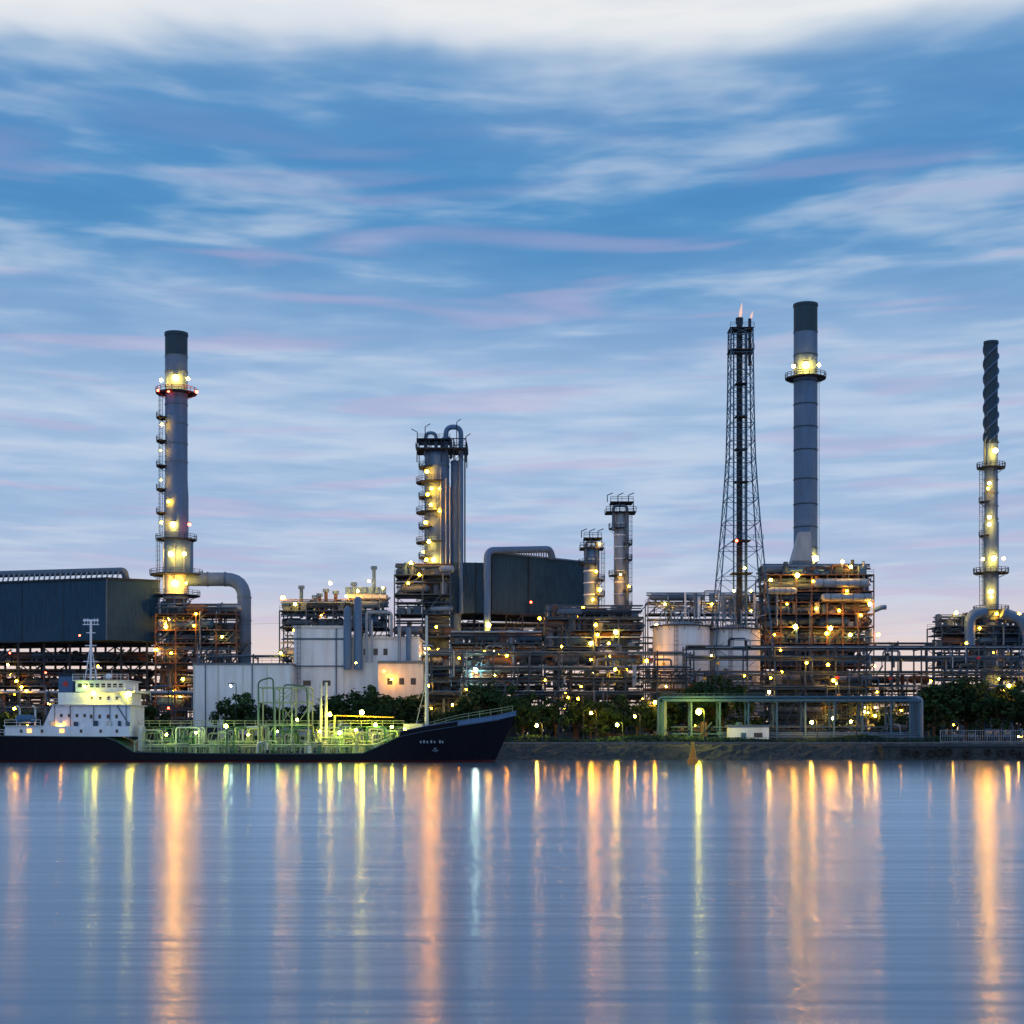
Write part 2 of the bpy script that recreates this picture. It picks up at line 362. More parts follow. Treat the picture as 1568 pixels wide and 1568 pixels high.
# ---------------------------------------------------------------- left chimney
def bands(b,cx,cy,r,pys,D,mat='dsteel'):
    for p in pys: b.cyl((cx,cy,Z(p,D)-.15),(cx,cy,Z(p,D)+.15),r+.12,mat,24)
b=B('chimney_stack'); D=404; s=D/F; cx=X(270,D)
b.part('shell'); r=17*s
b.cyl((cx,D,Z(735,D)),(cx,D,Z(545,D)),r,'stack',32); b.cyl((cx,D,Z(545,D)),(cx,D,Z(511,D)),r,'stackdark',32,cap=False)
b.cyl((cx,D,Z(545,D)),(cx,D,Z(511,D)),r*.93,'stackdark',32,cap=False); b.cyl((cx,D,Z(515,D)),(cx,D,Z(510,D)),r+.15,'stackdark',32,cap=False)
b.cyl((cx,D,Z(760,D)),(cx,D,Z(735,D)),r*1.08,'stack',32,r2=r); b.cyl((cx,D,Z(830,D)),(cx,D,Z(760,D)),r*1.08,'stack',32)
b.cyl((cx+.6,D,Z(880,D)),(cx+.6,D,Z(830,D)),22*s,'stack',32); b.cyl((cx,D,Z(918,D)),(cx,D,Z(880,D)),19*s,'cream',32)
b.cyl((cx,D,GZ),(cx,D,Z(918,D)),16*s,'conc',32)
bands(b,cx,D,r,(546,570,620,650,680,708),D,'pipe')
b.part('platforms'); b.ring(cx,D,Z(602,D),r,31*s,w=.12,railm='redp'); b.ring(cx,D,Z(826,D),20*s,31*s,w=.1); b.ring(cx,D,Z(880,D),20*s,40*s,w=.1); b.ring(cx,D,Z(912,D),18*s,36*s,w=.1)
b.ring(cx,D,Z(945,D),16*s,40*s,w=.1); b.ring(cx,D,Z(975,D),16*s,40*s,w=.1)
for p in (640,676,714,750,786): b.ring(cx,D,Z(p,D),r,r+13*s,a0=150,a1=225,n=5)
b.part('ladder'); b.ladder(cx-r-1.0,D-.3,Z(826,D),Z(602,D),w=.8); b.ladder(cx-26*s,D-1,Z(985,D),Z(826,D))
for dx in(-1.2,.2,1.4): b.cyl((cx+dx*2,D-22*s-.3,Z(1000,D)),(cx+dx*2,D-22*s-.3,Z(835,D)),.14,'lpipe',6)
for l in [(247,582,'L_wm',.5),(269,578,'L_wm',.8),(288,580,'L_wm',.5),(242,598,'L_rd',.35),(258,599,'L_rd',.35),(301,600,'L_rd',.45),(248,650,'L_or'),(246,690,'L_or',.3),(247,735,'L_or',.3),(258,768,'L_or',.5),(265,803,'L_wm',.7),(290,803,'L_rd',.5),(262,848,'L_wm',.75),(282,848,'L_wm',.55),(268,893,'L_wm',.9),(247,800,'L_or',.4),(254,955,'L_or',.5),(285,893,'L_or',.4)]:
    b.lamp(l[0],l[1],D-(3.6 if l[1]<830 else 5.2),l[2],l[3] if len(l)>3 else .38)
b.part('flue_duct'); z=Z(887,D); b.tube([(cx+2,D,z),(X(374,D),D,z),(X(374,D),D,Z(995,D)),(X(374,D),D,GZ)],10.5*s,'stack',20,5)
for px in (318,345): b.cyl((X(px,D)-.12,D,z),(X(px,D)+.12,D,z),11.6*s,'pipe',20)
for py in (915,950,985): b.cyl((X(374,D),D,Z(py,D)-.12),(X(374,D),D,Z(py,D)+.12),11.6*s,'pipe',20)
b.done()
unit('steel_process_structure',238,362,396,14,[1085,1050,1015,985,965,940],11,nx=4,lamps=[(254,960,'L_or',.5),(297,958,'L_or',.35),(240,995,'L_or',.4),(262,1000,'L_or',.35),(258,1085,'L_rd',.35),(280,1040,'L_or',.45),(340,975,'L_wm',.3),(300,940,'L_or',.35),(265,1060,'S_or',.45)],dens=1.2,frame='rust',nl=4)
# ---------------------------------------------------------------- white buildings
b=B('white_storage_building'); D=366
b.part('walls'); x0,x1=X(297,D),X(446,D); zt=Z(1018,D); b.box(x0,x1,D,D+18,GZ,zt,'white')
b.part('roof'); b.box(x0-.3,x1+.3,D-.3,D+18.3,zt,zt+.4,'pipe')
b.part('pilasters')
for i in range(5): xx=x0+(x1-x0)*i/4; b.box(xx-.15,xx+.15,D-.18,D-.003,GZ,zt,'cream')
b.part('door'); b.box(x0+3,x0+6,D-.1,D-.003,GZ,GZ+3.5,'dsteel'); b.box(x0+13,x0+17,D-.1,D-.003,GZ+6,GZ+7.2,'glass')
b.part('roof_rail'); b.rail([(x0,D,zt+.4),(x1,D,zt+.4)],'steel')
b.part('downpipes')
for t in(.12,.6): b.cyl((x0+(x1-x0)*t,D-.35,GZ),(x0+(x1-x0)*t,D-.35,zt),.13,'pipe',6)
b.done()
b=B('white_process_building'); D=372
b.part('walls'); x0,x1=X(450,D),X(526,D); x2,x3=X(526,D),X(640,D)
b.box(x0,x1,D,D+16,GZ,Z(962,D),'white'); b.box(x2,x3,D+.5,D+16,GZ,Z(978,D),'white')
b.part('parapets'); b.box(x0-.25,x1+.2,D-.25,D+16.2,Z(962,D),Z(958,D),'cream'); b.box(x0-.12,x1,D-.12,D-.003,Z(980,D),Z(977,D),'pipe'); b.box(x2+.2,x3+.3,D+.2,D+16.2,Z(978,D),Z(975,D),'cream')
b.part('annex'); b.box(X(583,D),X(650,D),D-7,D+.49,GZ,Z(1018,D),'cream'); b.box(X(582,D),X(652,D),D-7.3,D+.48,Z(1018,D),Z(1014,D),'pipe')
b.part('windows')
for px in(597,615,633): b.box(X(px-4,D-7),X(px+4,D-7),D-7.06,D-7.003,Z(1050,D),Z(1040,D),'glass')
for px in(470,500): b.box(X(px-6,D),X(px+6,D),D-.06,D-.003,Z(1050,D),Z(1042,D),'glass')
for px in (560,575,590): b.box(X(px,D)-.5,X(px,D)+.5,D+.4,D+.49,Z(1003,D),Z(993,D),'glass')
b.part('pipes')
for px,t,rr in((533,935,.95),(549,920,.95),(562,945,.35),(570,950,.25),(612,960,.4),(626,965,.6)):
    b.cyl((X(px,D),D-1,Z(1025 if px<560 else 1015,D)),(X(px,D),D-1,Z(t,D)),rr,'stack' if rr>.5 else 'lpipe',12); b.sph((X(px,D),D-1,Z(t,D)),rr,'stack')
b.tube([(X(562,D),D-1,Z(945,D)),(X(562,D),D-1,Z(938,D)),(X(600,D),D-1,Z(938,D)),(X(600,D),D-1,Z(975,D))],.35,'lpipe',8,1)
b.ladder(X(458,D),D-.5,Z(1060,D),Z(958,D),'pipe',True); b.cyl((X(515,D),D-.3,Z(1065,D)),(X(515,D),D-.3,Z(962,D)),.14,'pipe',6); b.cyl((x0,D-.4,Z(1020,D)),(x1,D-.4,Z(1020,D)),.16,'pipe',6)
b.part('roof_railing'); b.rail([(x0,D,Z(958,D)),(x1,D,Z(958,D))]); b.rail([(x2,D+.6,Z(975,D)),(x3,D+.6,Z(975,D))])
for l in [(600,1040,'L_or',.38),(652,993,'L_wm',.3),(545,1015,'L_wm',.2),(588,1028,'L_or',.25)]: b.lamp(l[0],l[1],D-9,l[2],l[3])
b.done()
def ex(b,rnd):
    D=388
    b.part('vents')
    for px,t in((459,900),(571,870),(487,912),(512,908),(480,915),(497,905),(540,895)):
        b.cyl((X(px,D),D+3,Z(945,D)),(X(px,D),D+3,Z(t,D)),.45,rnd.choice(['bpipe','stack','rust','lpipe']),8)
        b.cyl((X(px,D),D+3,Z(t,D)),(X(px,D),D+3,Z(t,D)+.8),.8,'stack',8)
    b.part('air_cooler')
    b.box(X(530,D),X(590,D),D+2,D+10,Z(915,D),Z(908,D),'cream')
    for px in range(532,592,9): b.cyl((X(px,D),D+2,Z(908,D)),(X(px,D),D+2,Z(898,D)),.7,'stack',10); 
    for px in range(532,592,12): b.beam((X(px,D),D+2,Z(940,D)),(X(px,D),D+2,Z(912,D)),.3,'lpipe')
unit('rooftop_process_unit',428,592,388,14,[1060,1010,960,935],21,lamps=[(433,915,'L_wm',.55),(452,925,'L_wm',.4),(506,893,'L_wm',.5),(530,913,'L_wm',.35),(548,905,'L_wm',.35),(565,890,'L_wm',.4),(450,965,'L_or',.3),(586,900,'L_wm',.3)],dens=1.3,extra=ex)
unit('steel_process_structure',604,690,392,12,[1060,1020,975,940,910,880],22,lamps=[(629,862,'L_wm',.45),(625,893,'L_or',.35),(642,880,'L_or',.4),(668,960,'L_or',.35),(652,1000,'L_wm',.3)],dens=1.2)
# ---------------------------------------------------------------- distillation columns
b=B('distillation_column'); D=402; s=D/F; cx=X(669,D); r=19*s
b.part('shell'); b.cyl((cx,D,GZ),(cx,D,Z(700,D)),r,'stack',28); b.sph((cx,D,Z(700,D)),r,'stack',20,8,.6)
b.cyl((X(698,D),D+1,GZ),(X(698,D),D+1,Z(705,D)),8*s,'stack',20); bands(b,cx,D,r,range(715,930,26),D,'pipe')
b.part('overhead_pipes')
b.tube([(X(683,D),D-1,Z(705,D)),(X(683,D),D-1,Z(655,D)),(X(706,D),D-1,Z(655,D)),(X(706,D),D-1,Z(860,D)),(X(706,D),D-1,Z(940,D))],.65,'stack',10,2.2)
b.tube([(X(652,D),D-1,Z(700,D)),(X(652,D),D-1,Z(664,D)),(X(668,D),D-1,Z(664,D)),(X(668,D),D-1,Z(700,D))],.45,'stack',8,1.5)
b.tube([(X(676,D),D+2,Z(700,D)),(X(676,D),D+2,Z(668,D)),(X(690,D),D+2,Z(668,D)),(X(690,D),D+2,Z(700,D))],.4,'pipe',8,1.5)
b.cyl((X(712,D),D-1,Z(900,D)),(X(712,D),D-1,Z(690,D)),.22,'steel',6)
b.part('platforms')
b.frame(X(640,D),X(714,D),D-4,D+5,[Z(712,D),Z(690,D),Z(676,D)],4,1,.25,'dsteel',.5)
b.box(X(638,D),X(716,D),D-4.5,D+5.5,Z(690,D)-.25,Z(690,D),'grate'); b.rail([(X(638,D),D+5,Z(690,D)),(X(638,D),D-4.5,Z(690,D)),(X(716,D),D-4.5,Z(690,D)),(X(716,D),D+5,Z(690,D))],w=.1)
b.box(X(640,D),X(690,D),D-4,D+4,Z(676,D)-.2,Z(676,D),'grate'); b.rail([(X(640,D),D-4,Z(676,D)),(X(690,D),D-4,Z(676,D))],w=.1)
for i,p in enumerate(range(716,935,23)): b.ring(cx,D,Z(p,D),r,r+(9+4*(i%2))*s,a0=125,a1=290 if i%2 else 250,n=10,w=.1)
for px,t,dx in((640,665,-1.5),(652,657,1.3),(700,650,1),(714,672,1.2)): b.tube([(X(px,D),D-3,Z(690,D)),(X(px,D),D-3,Z(t,D)),(X(px,D)+dx,D-3,Z(t,D)+.8)],.12,'dsteel',5)
b.part('ladder'); 
for i,p in enumerate(range(716,930,23)): b.ladder(cx-r-.9+(.9 if i%2 else 0),D-1.5,Z(p+23,D),Z(p,D),cage=False,w=.8)
for px in(676,684,690): b.cyl((X(px,D),D-r-.5,Z(940,D)),(X(px,D),D-r-.5,Z(720+2*(px-676),D)),.2,'lpipe',6)
for l in [(654,722,'L_or',.55),(661,748,'L_or',.5),(655,757,'L_or',.5),(660,773,'L_or',.5),(673,782,'L_or',.5),(652,800,'L_or',.5),(657,829,'L_wm',.55),(664,857,'L_wm',.55),(653,857,'L_or',.5),(673,748,'L_or',.3),(648,845,'L_or',.35),(668,880,'L_or',.45)]: b.lamp(l[0],l[1],D-4.6,l[2],l[3])
b.done()
def column(name,px,hw,pt,D,top_hw,seed,lamps,mat='stack'):
    b=B(name); s=D/F; cx=X(px,D); r=hw*s; rnd=random.Random(seed)
    b.part('shell'); b.cyl((cx,D,GZ),(cx,D,Z(pt+22,D)),r,mat,20); b.sph((cx,D,Z(pt+22,D)),r,mat,16,6,.7); bands(b,cx,D,r,range(pt+35,940,18),D,'white')
    b.part('platforms'); zt=Z(pt+18,D); w=top_hw*s
    b.box(cx-w,cx+w,D-3,D+3,zt-.25,zt,'grate'); b.rail([(cx-w,D-3,zt),(cx+w,D-3,zt)],w=.12); b.rail([(cx-w,D+3,zt),(cx+w,D+3,zt)],w=.12)
    b.box(cx-w*.7,cx+w*.8,D-3,D+3,zt+2.3,zt+2.5,'grate'); b.rail([(cx-w*.7,D-3,zt+2.5),(cx+w*.8,D-3,zt+2.5)],w=.12)
    for q in(-.7,-.1,.8): b.beam((cx+w*q,D-3,zt),(cx+w*q,D-3,zt+2.5),.25,'dsteel')
    b.tube([(cx-w*.5,D-2,zt-5),(cx-w*.5,D-2,zt+1.5),(cx+w*.4,D-2,zt+1.5),(cx+w*.4,D-2,GZ+8)],.4,'pipe',8,1)
    for q in(-.9,-.2,.5): b.tube([(cx+w*q,D-2,zt+2.5),(cx+w*q,D-2,zt+4.2),(cx+w*q+1.4,D-2,zt+4.8)],.13,'dsteel',5)
    for i,p in enumerate(range(pt+42,935,24)): b.ring(cx,D,Z(p,D),r,r+8*s,a0=(-70 if i%3 else 110),a1=(70 if i%3 else 290),n=8,w=.1)
    b.part('ladder'); b.ladder(cx+r+.8,D-1,Z(940,D),zt,cage=True,w=.7)
    for l in lamps: b.lamp(l[0],l[1],D-3.6,*l[2:])
    return b.done()
column('distillation_column',950,10,767,405,23,5,[(943,968,'L_or',.45),(963,898,'L_or',.3),(950,880,'L_wm',.25)],'lpipe')
column('distillation_column',906,12,822,400,18,6,[(918,833,'L_or',.35),(913,875,'L_or',.4),(918,903,'L_or',.5),(908,918,'L_or',.4),(893,930,'L_or',.35)],'stack')
# ---------------------------------------------------------------- central clad building
b=B('clad_furnace_house')
zt,zb=Z(846,400),Z(938,400)
b.part('walls'); b.prism(fp([(752,400),(905,424),(890,440),(740,430)]),zb,zt,'clad'); b.prism(fp([(690,401),(751.8,402),(745,428),(690,425)]),zb,Z(861,401),'clad2')
b.part('corner_trim')
for px,D,t in((753,399.9,zt),(810,408.6,zt),(690.5,401,Z(861,401)),(728,401.4,Z(861,401))): b.box(X(px,D)-.12,X(px,D)+.12,D-.25,D+.05,zb,t,'dsteel')
for a,c in (((752,399.8),(905,423.8)),):
    b.beam((X(*a),a[1],zt+.1),(X(*c),c[1],zt+.1),.4,'stack'); b.beam((X(*a),a[1],zb-.1),(X(*c),c[1],zb-.1),.5,'dsteel')
b.part('roof_pipe')
b.tube([(X(746,398),398,Z(985,398)),(X(746,398),398,Z(843,398)),(X(842,412),412,Z(841,412)),(X(846,413),413,zt)],.9,'stack',12,2.2)
for i in range(22):
    q=Vector((X(760,401),401,0)).lerp(Vector((X(840,413),413,0)),i/21); b.cyl((q.x,q.y,zt),(q.x,q.y,zt+1.4),.2,'lpipe',6)
b.part('steel_legs'); rnd=random.Random(8); b.frame(X(700,405),X(895,425),405,420,[GZ,Z(1060,410),Z(1010,410),Z(975,410),zb],8,2,.4,'dsteel',.5,rnd)
for p in(1010,975): 
    zz=Z(p,410); b.box(X(700,405),X(895,425),405,420,zz,zz+.15,'grate'); equip(b,X(700,405),X(895,425),405,411,zz,5.5,rnd,1.2); equip(b,X(700,405),X(895,425),412,418,zz,5.5,rnd,1.2)
for l in[(748,957,'L_wm',.65),(845,950,'L_or',.6),(826,947,'L_or',.4),(858,970,'L_wm',.4),(813,922,'L_rd',.3),(840,978,'L_or',.35),(884,945,'L_or',.3),(745,972,'L_or',.45)]: b.lamp(l[0],l[1],396,l[2],l[3])
b.done()
unit('steel_process_structure',690,830,384,12,[1075,1050,1022,985],31,lamps=[(728,1025,'S_wh',.6),(776,1003,'L_or',.3),(703,1008,'L_or',.3),(742,998,'L_or',.25)],dens=1.1)
unit('steel_process_structure',835,985,386,13,[1075,1050,1020,990,965,945],32,lamps=[(905,985,'L_wm',.5),(912,957,'L_or',.45),(943,968,'L_wm',.6),(915,972,'L_or',.45),(932,1005,'L_or',.5),(942,1025,'S_or',.4),(990,1012,'L_or',.5),(870,1068,'L_or',.3),(848,1000,'L_or',.3),(960,1025,'L_or',.35)],dens=1.3,nl=4)
# ---------------------------------------------------------------- storage tanks
def tank(name,px,hw,pt,D,deco=True,seed=1):
    b=B(name); s=D/F; r=hw*s; cy=D+r; cx=X(px,D); b.part('shell'); zt=Z(pt,D); b.cyl((cx,cy,GZ),(cx,cy,zt),r,'white',48)
    for k in range(1,6): z=GZ+(zt-GZ)*k/6; b.cyl((cx,cy,z-.08),(cx,cy,z+.08),r+.06,'cream',48)
    b.part('roof'); b.cyl((cx,cy,zt),(cx,cy,zt+1.4),r,'pipe',48,r2=r*.2)
    b.part('railing'); b.ring(cx,cy,zt+.15,r-.1,r+.9,n=36)
    b.part('ladder'); b.ladder(cx-r*.3,cy-r-.4,GZ,zt)
    b.part('roof_gear')
    rnd=random.Random(seed)
    if deco:
        for i in range(9):
            xx=cx+(-.8+.2*i)*r; b.tube([(xx,cy-r*.5,zt),(xx,cy-r*.5,zt+rnd.uniform(2,5)),(xx+rnd.uniform(-3,3),cy-r*.5,zt+rnd.uniform(2,5))],.15,'lpipe',6,.5)
    return b.done()
tank('storage_tank',1048,44,957,384,True,1); tank('storage_tank',1130,40,962,390,True,2)
def ex2(b,rnd):
    D=402
    for i in range(14):
        px=rnd.uniform(1000,1165); b.cyl((X(px,D),D+2,Z(945,D)),(X(px,D),D+2,Z(rnd.uniform(905,925),D)),rnd.uniform(.15,.5),rnd.choice(['lpipe','pipe','white']),8)
    b.tube([(X(992,D),D,Z(945,D)),(X(992,D),D,Z(918,D)),(X(1002,D),D,Z(908,D))],.15,'lpipe',6)
unit('tank_farm_gantry',992,1168,412,8,[1000,940,922],41,lamps=[(1005,957,'L_wm',.35),(1018,925,'L_wm',.3),(1090,925,'L_wm',.25),(1150,935,'L_wm',.25)],dens=1.0,extra=ex2,mats=('lpipe','pipe','cream'))
# ---------------------------------------------------------------- flare tower
b=B('flare_tower'); D=398; s=D/F; cx=X(1134,D); cy=D
prof=[(1137,56),(1050,48),(960,40),(915,36),(860,31),(800,26),(750,22.5),(700,19.5),(650,18.5),(600,17.5),(550,17),(505,16.5)]
def hw(p):
    for (a,wa),(c,wc) in zip(prof[:-1],prof[1:]):
        if c<=p<=a: return (wa+(wc-wa)*(a-p)/(a-c))*s
    return 16.5*s
b.part('lattice'); p=1137; lv=[]
while p>512: lv.append(p); p-=max(27,hw(p)/s*1.35)
lv.append(505)
for a,c in zip(lv[:-1],lv[1:]):
    A=hw(a);C=hw(c); za,zc=Z(a,D),Z(c,D)
    ca=[(cx-A,cy-A),(cx+A,cy-A),(cx+A,cy+A),(cx-A,cy+A)]; cc=[(cx-C,cy-C),(cx+C,cy-C),(cx+C,cy+C),(cx-C,cy+C)]
    for i in range(4):
        j=(i+1)%4
        b.beam((*ca[i],za),(*cc[i],zc),.30,'bluep'); b.beam((*cc[i],zc),(*cc[j],zc),.15,'bluep')
        b.beam((*ca[i],za),(*cc[j],zc),.12,'bluep'); b.beam((*ca[j],za),(*cc[i],zc),.12,'bluep')
b.part('risers'); b.cyl((cx-.3,cy,GZ),(cx-.3,cy,Z(487,D)),.75,'dsteel',12); b.cyl((X(1148,D),cy,Z(560,D)),(X(1148,D),cy,Z(488,D)),.4,'dsteel',10)
b.cyl((cx+1.3,cy-1,GZ),(cx+1.3,cy-1,Z(510,D)),.3,'bluep',8); b.cyl((cx-1.9,cy-1,GZ),(cx-1.9,cy-1,Z(510,D)),.2,'bluep',8); b.cyl((cx-.3,cy,Z(487,D)-1.5),(cx-.3,cy,Z(487,D)),.95,'dsteel',12)
b.part('platforms')
for p in(505,538,590,640,690,740,830,880):
    w=hw(p)+.3; z=Z(p,D); 
    b.box(cx-w,cx+w,cy-w,cy+w,z-.15,z,'grate') if p in(505,538) else b.box(cx-w*.5,cx+w*.4,cy-w,cy,z-.15,z,'grate')
    if p in (505,538,830): b.rail([(cx-w,cy-w,z),(cx+w,cy-w,z)],w=.1,mat='bluep')
b.ladder(cx+.6,cy-1.2,GZ,Z(505,D),'bluep')
b.part('flames')
for px,t,base_,rr in((1133,464,487,.4),(1149.5,477,488,.3)):
    x=X(px,D); z0=Z(base_,D); z1=Z(t,D); h=z1-z0
    b.cyl((x,cy,z0),(x+.2,cy,z0+h*.35),rr*.5,'flame',8,r2=rr,cap=False); b.cyl((x+.2,cy,z0+h*.35),(x+.5,cy,z1),rr,'flame',8,r2=.05,cap=False)
for l in[(1128,828,'L_rd',.4),(1140,870,'L_wm',.35),(1124,905,'L_wm',.3),(1150,905,'L_or',.3)]: b.lamp(l[0],l[1],D-5,l[2],l[3])
b.done()
# ---------------------------------------------------------------- right tall chimney
b=B('chimney_stack'); D=412; s=D/F; cx=X(1233.5,D); r=18*s
b.part('shell'); b.cyl((cx,D,Z(870,D)),(cx,D,Z(508,D)),r,'stack',36); b.cyl((cx,D,Z(508,D)),(cx,D,Z(466,D)),r,'stackdark',36,cap=False); b.cyl((cx,D,Z(508,D)),(cx,D,Z(466,D)),r*.93,'stackdark',36,cap=False)
b.cyl((cx,D,Z(470,D)),(cx,D,Z(466,D)),r+.15,'stackdark',36,cap=False)
bands(b,cx,D,r,(509,545,585,620,655,690,735,773,808,840),D,'stackdark')
b.cyl((cx,D,GZ),(cx,D,Z(870,D)),r*1.15,'stack',36)
b.part('platforms'); b.ring(cx,D,Z(579,D),r,31*s,w=.13)
b.part('ladder'); b.ladder(cx+r+.3,D+.5,Z(855,D),Z(579,D),cage=False)
b.part('transition_duct')
def frus(b,x0,x1,z0,x2,x3,z1,y0,y1,mat):
    b.add([(x0,y0,z0),(x1,y0,z0),(x1,y1,z0),(x0,y1,z0),(x2,y0+1,z1),(x3,y0+1,z1),(x3,y1-1,z1),(x2,y1-1,z1)],[(0,1,5,4),(1,2,6,5),(2,3,7,6),(3,0,4,7),(4,5,6,7),(3,2,1,0)],mat)
frus(b,X(1207,D),X(1238,D),Z(862,D),X(1219,D),X(1236,D),Z(818,D),D-6,D-1,'lpipe'); b.box(X(1207,D),X(1238,D),D-6,D-1,Z(890,D),Z(862,D)-.01,'pipe')
frus(b,X(1196,D),X(1226,D),Z(898,D),X(1206,D),X(1226,D),Z(868,D),D-8,D-6.1,'lpipe')
for l in[(1215,561,'L_wm',.55),(1234,559,'L_wm',.95),(1254,559,'L_wm',.5),(1248,855,'L_wm',.9)]: b.lamp(l[0],l[1],D-4.6,l[2],l[3])
b.done()
def ex3(b,rnd):
    D=398
    b.part('heat_exchangers')
    for px0,px1,py,rr in((1250,1325,893,1.1),(1262,1330,915,1.0),(1180,1215,905,.9)):
        z=Z(py,D); b.cyl((X(px0,D),D-.5,z),(X(px1,D),D-.5,z),rr,'lpipe',16); b.sph((X(px0,D),D-.5,z),rr,'lpipe'); b.sph((X(px1,D),D-.5,z),rr,'lpipe')
        for q in range(4): xx=X(px0+(px1-px0)*(q+.5)/4,D); b.cyl((xx-.1,D-.5,z),(xx+.1,D-.5,z),rr+.12,'pipe',16)
    b.part('vents')
    for px,t in((1292,858),(1308,856),(1325,858),(1283,870),(1318,866),(1332,878),(1178,878),(1192,885)):
        b.cyl((X(px,D),D+2,Z(905,D)),(X(px,D),D+2,Z(t,D)),rnd.uniform(.2,.45),rnd.choice(['pipe','lpipe','dsteel']),8)
    b.part('elbow_duct'); b.tube([(X(1338,D),D,Z(935,D)),(X(1350,D),D,Z(930,D)),(X(1357,D),D,Z(930,D))],.6,'stack',8,1)
unit('fired_heater_structure',1172,1338,398,16,[1060,1020,985,960,940,922,905,880],51,nx=7,frame='rust',dens=1.2,extra=ex3,nl=4,
 lamps=[(1250,932,'L_or',.4),(1290,860,'L_wm',.45),(1303,868,'L_wm',.45),(1221,881,'L_wm',.65),(1218,960,'L_wm',.65),(1272,962,'L_wm',.55),(1266,970,'L_or',.5),(1302,972,'L_wm',.45),(1332,925,'L_wm',.5),(1318,942,'L_or',.4),(1180,888,'L_wm',.4),(1297,905,'L_or',.35),(1245,890,'L_or',.35),(1205,925,'L_or',.3),(1345,972,'L_or',.45),(1285,935,'L_or',.4)])
b=B('heater_casing'); D=404; b.part('walls'); b.box(X(1196,D),X(1228,D),D+.7,D+8,GZ,Z(925,D),'stack'); b.box(X(1240,D),X(1300,D),D+2,D+10,GZ,Z(925,D),'cream')
b.part('ribs')
for px in range(1242,1300,9): b.box(X(px,D)-.12,X(px,D)+.12,D+1.7,D+1.997,GZ,Z(925,D),'rust')
for py in range(935,1060,16): b.box(X(1239,D),X(1301,D),D+1.6,D+1.69,Z(py,D)-.12,Z(py,D)+.12,'rust')
b.done()
# ---------------------------------------------------------------- far right straked stack
b=B('chimney_stack'); D=405; s=D/F; cx=X(1517.5,D); r=10*s
b.part('shell'); b.cyl((cx,D,Z(940,D)),(cx,D,Z(680,D)),r,'stack',24); b.cyl((cx,D,Z(680,D)),(cx,D,Z(524,D)),r,'stackdark',24); b.cyl((cx,D,Z(935,D)),(cx,D,Z(800,D)),r*1.15,'stack',24); b.cyl((cx,D,GZ),(cx,D,Z(935,D)),16*s,'stack',24)
b.cyl((cx,D,Z(527,D)),(cx,D,Z(523,D)),r+.2,'stackdark',24); bands(b,cx,D,r*1.05,range(715,930,20),D,'pipe')
b.part('helical_strakes'); z0,z1=Z(678,D),Z(530,D); turns=2.2
for k in range(3):
    v=[];f=[];n=90
    for i in range(n+1):
        t=2*math.pi*(turns*i/n+k/3); z=z0+(z1-z0)*i/n
        for rr,dz in((r*.95,-.12),(r*1.22,-.12),(r*1.22,.25),(r*.95,.25)): v.append((cx+rr*math.cos(t),D+rr*math.sin(t),z+dz))
    for i in range(n):
        for q in range(4): f.append((4*i+q,4*i+(q+1)%4,4*i+4+(q+1)%4,4*i+4+q))
    b.add(v,f,'stack')
b.part('platforms'); b.ring(cx,D,Z(716,D),r,21*s,w=.12); b.ring(cx,D,Z(877,D),r,26*s,w=.12); b.ring(cx,D,Z(820,D),r,r+8*s,a0=120,a1=240,n=6); b.ring(cx,D,Z(768,D),r,r+8*s,a0=120,a1=240,n=6); b.ring(cx,D,Z(935,D),r,26*s,w=.12)
b.part('ladder'); b.ladder(cx-r-1,D-.3,Z(960,D),Z(716,D),w=.8); b.tube([(cx-r-.3,D-1,Z(716,D)),(cx-r-.3,D-1,Z(675,D)),(cx,D-1,Z(660,D))],.25,'pipe',6,1)
for l in[(1524,690,'L_wm',.75),(1515,740,'L_wm',.5),(1513,748,'L_or',.4),(1515,792,'L_wm',.5),(1515,803,'L_wm',.5),(1522,855,'L_wm',.75),(1537,855,'L_wm',.4),(1505,856,'L_wm',.4),(1517,906,'L_wm',.7),(1518,914,'L_or',.5),(1526,940,'L_or',.45)]: b.lamp(l[0],l[1],D-3.9,l[2],l[3])
b.done()
def ex4(b,rnd):
    D=400; b.part('ducts'); b.tube([(X(1485,D),D,Z(990,D)),(X(1485,D),D,Z(942,D)),(X(1510,D),D,Z(935,D))],1.4,'stack',12,3); b.tube([(X(1575,D),D,Z(990,D)),(X(1568,D),D,Z(950,D)),(X(1535,D),D,Z(938,D))],1.4,'stack',12,3)
unit('steel_process_structure',1442,1600,400,14,[1060,1020,990,970,958],61,lamps=[(1464,938,'L_wm',.45),(1480,985,'L_or',.35),(1500,962,'L_or',.35),(1560,940,'L_or',.4),(1546,1050,'S_or',.4),(1538,1056,'L_or',.45),(1556,1030,'L_rd',.2),(1530,1040,'S_or',.3)],dens=1.2,extra=ex4)
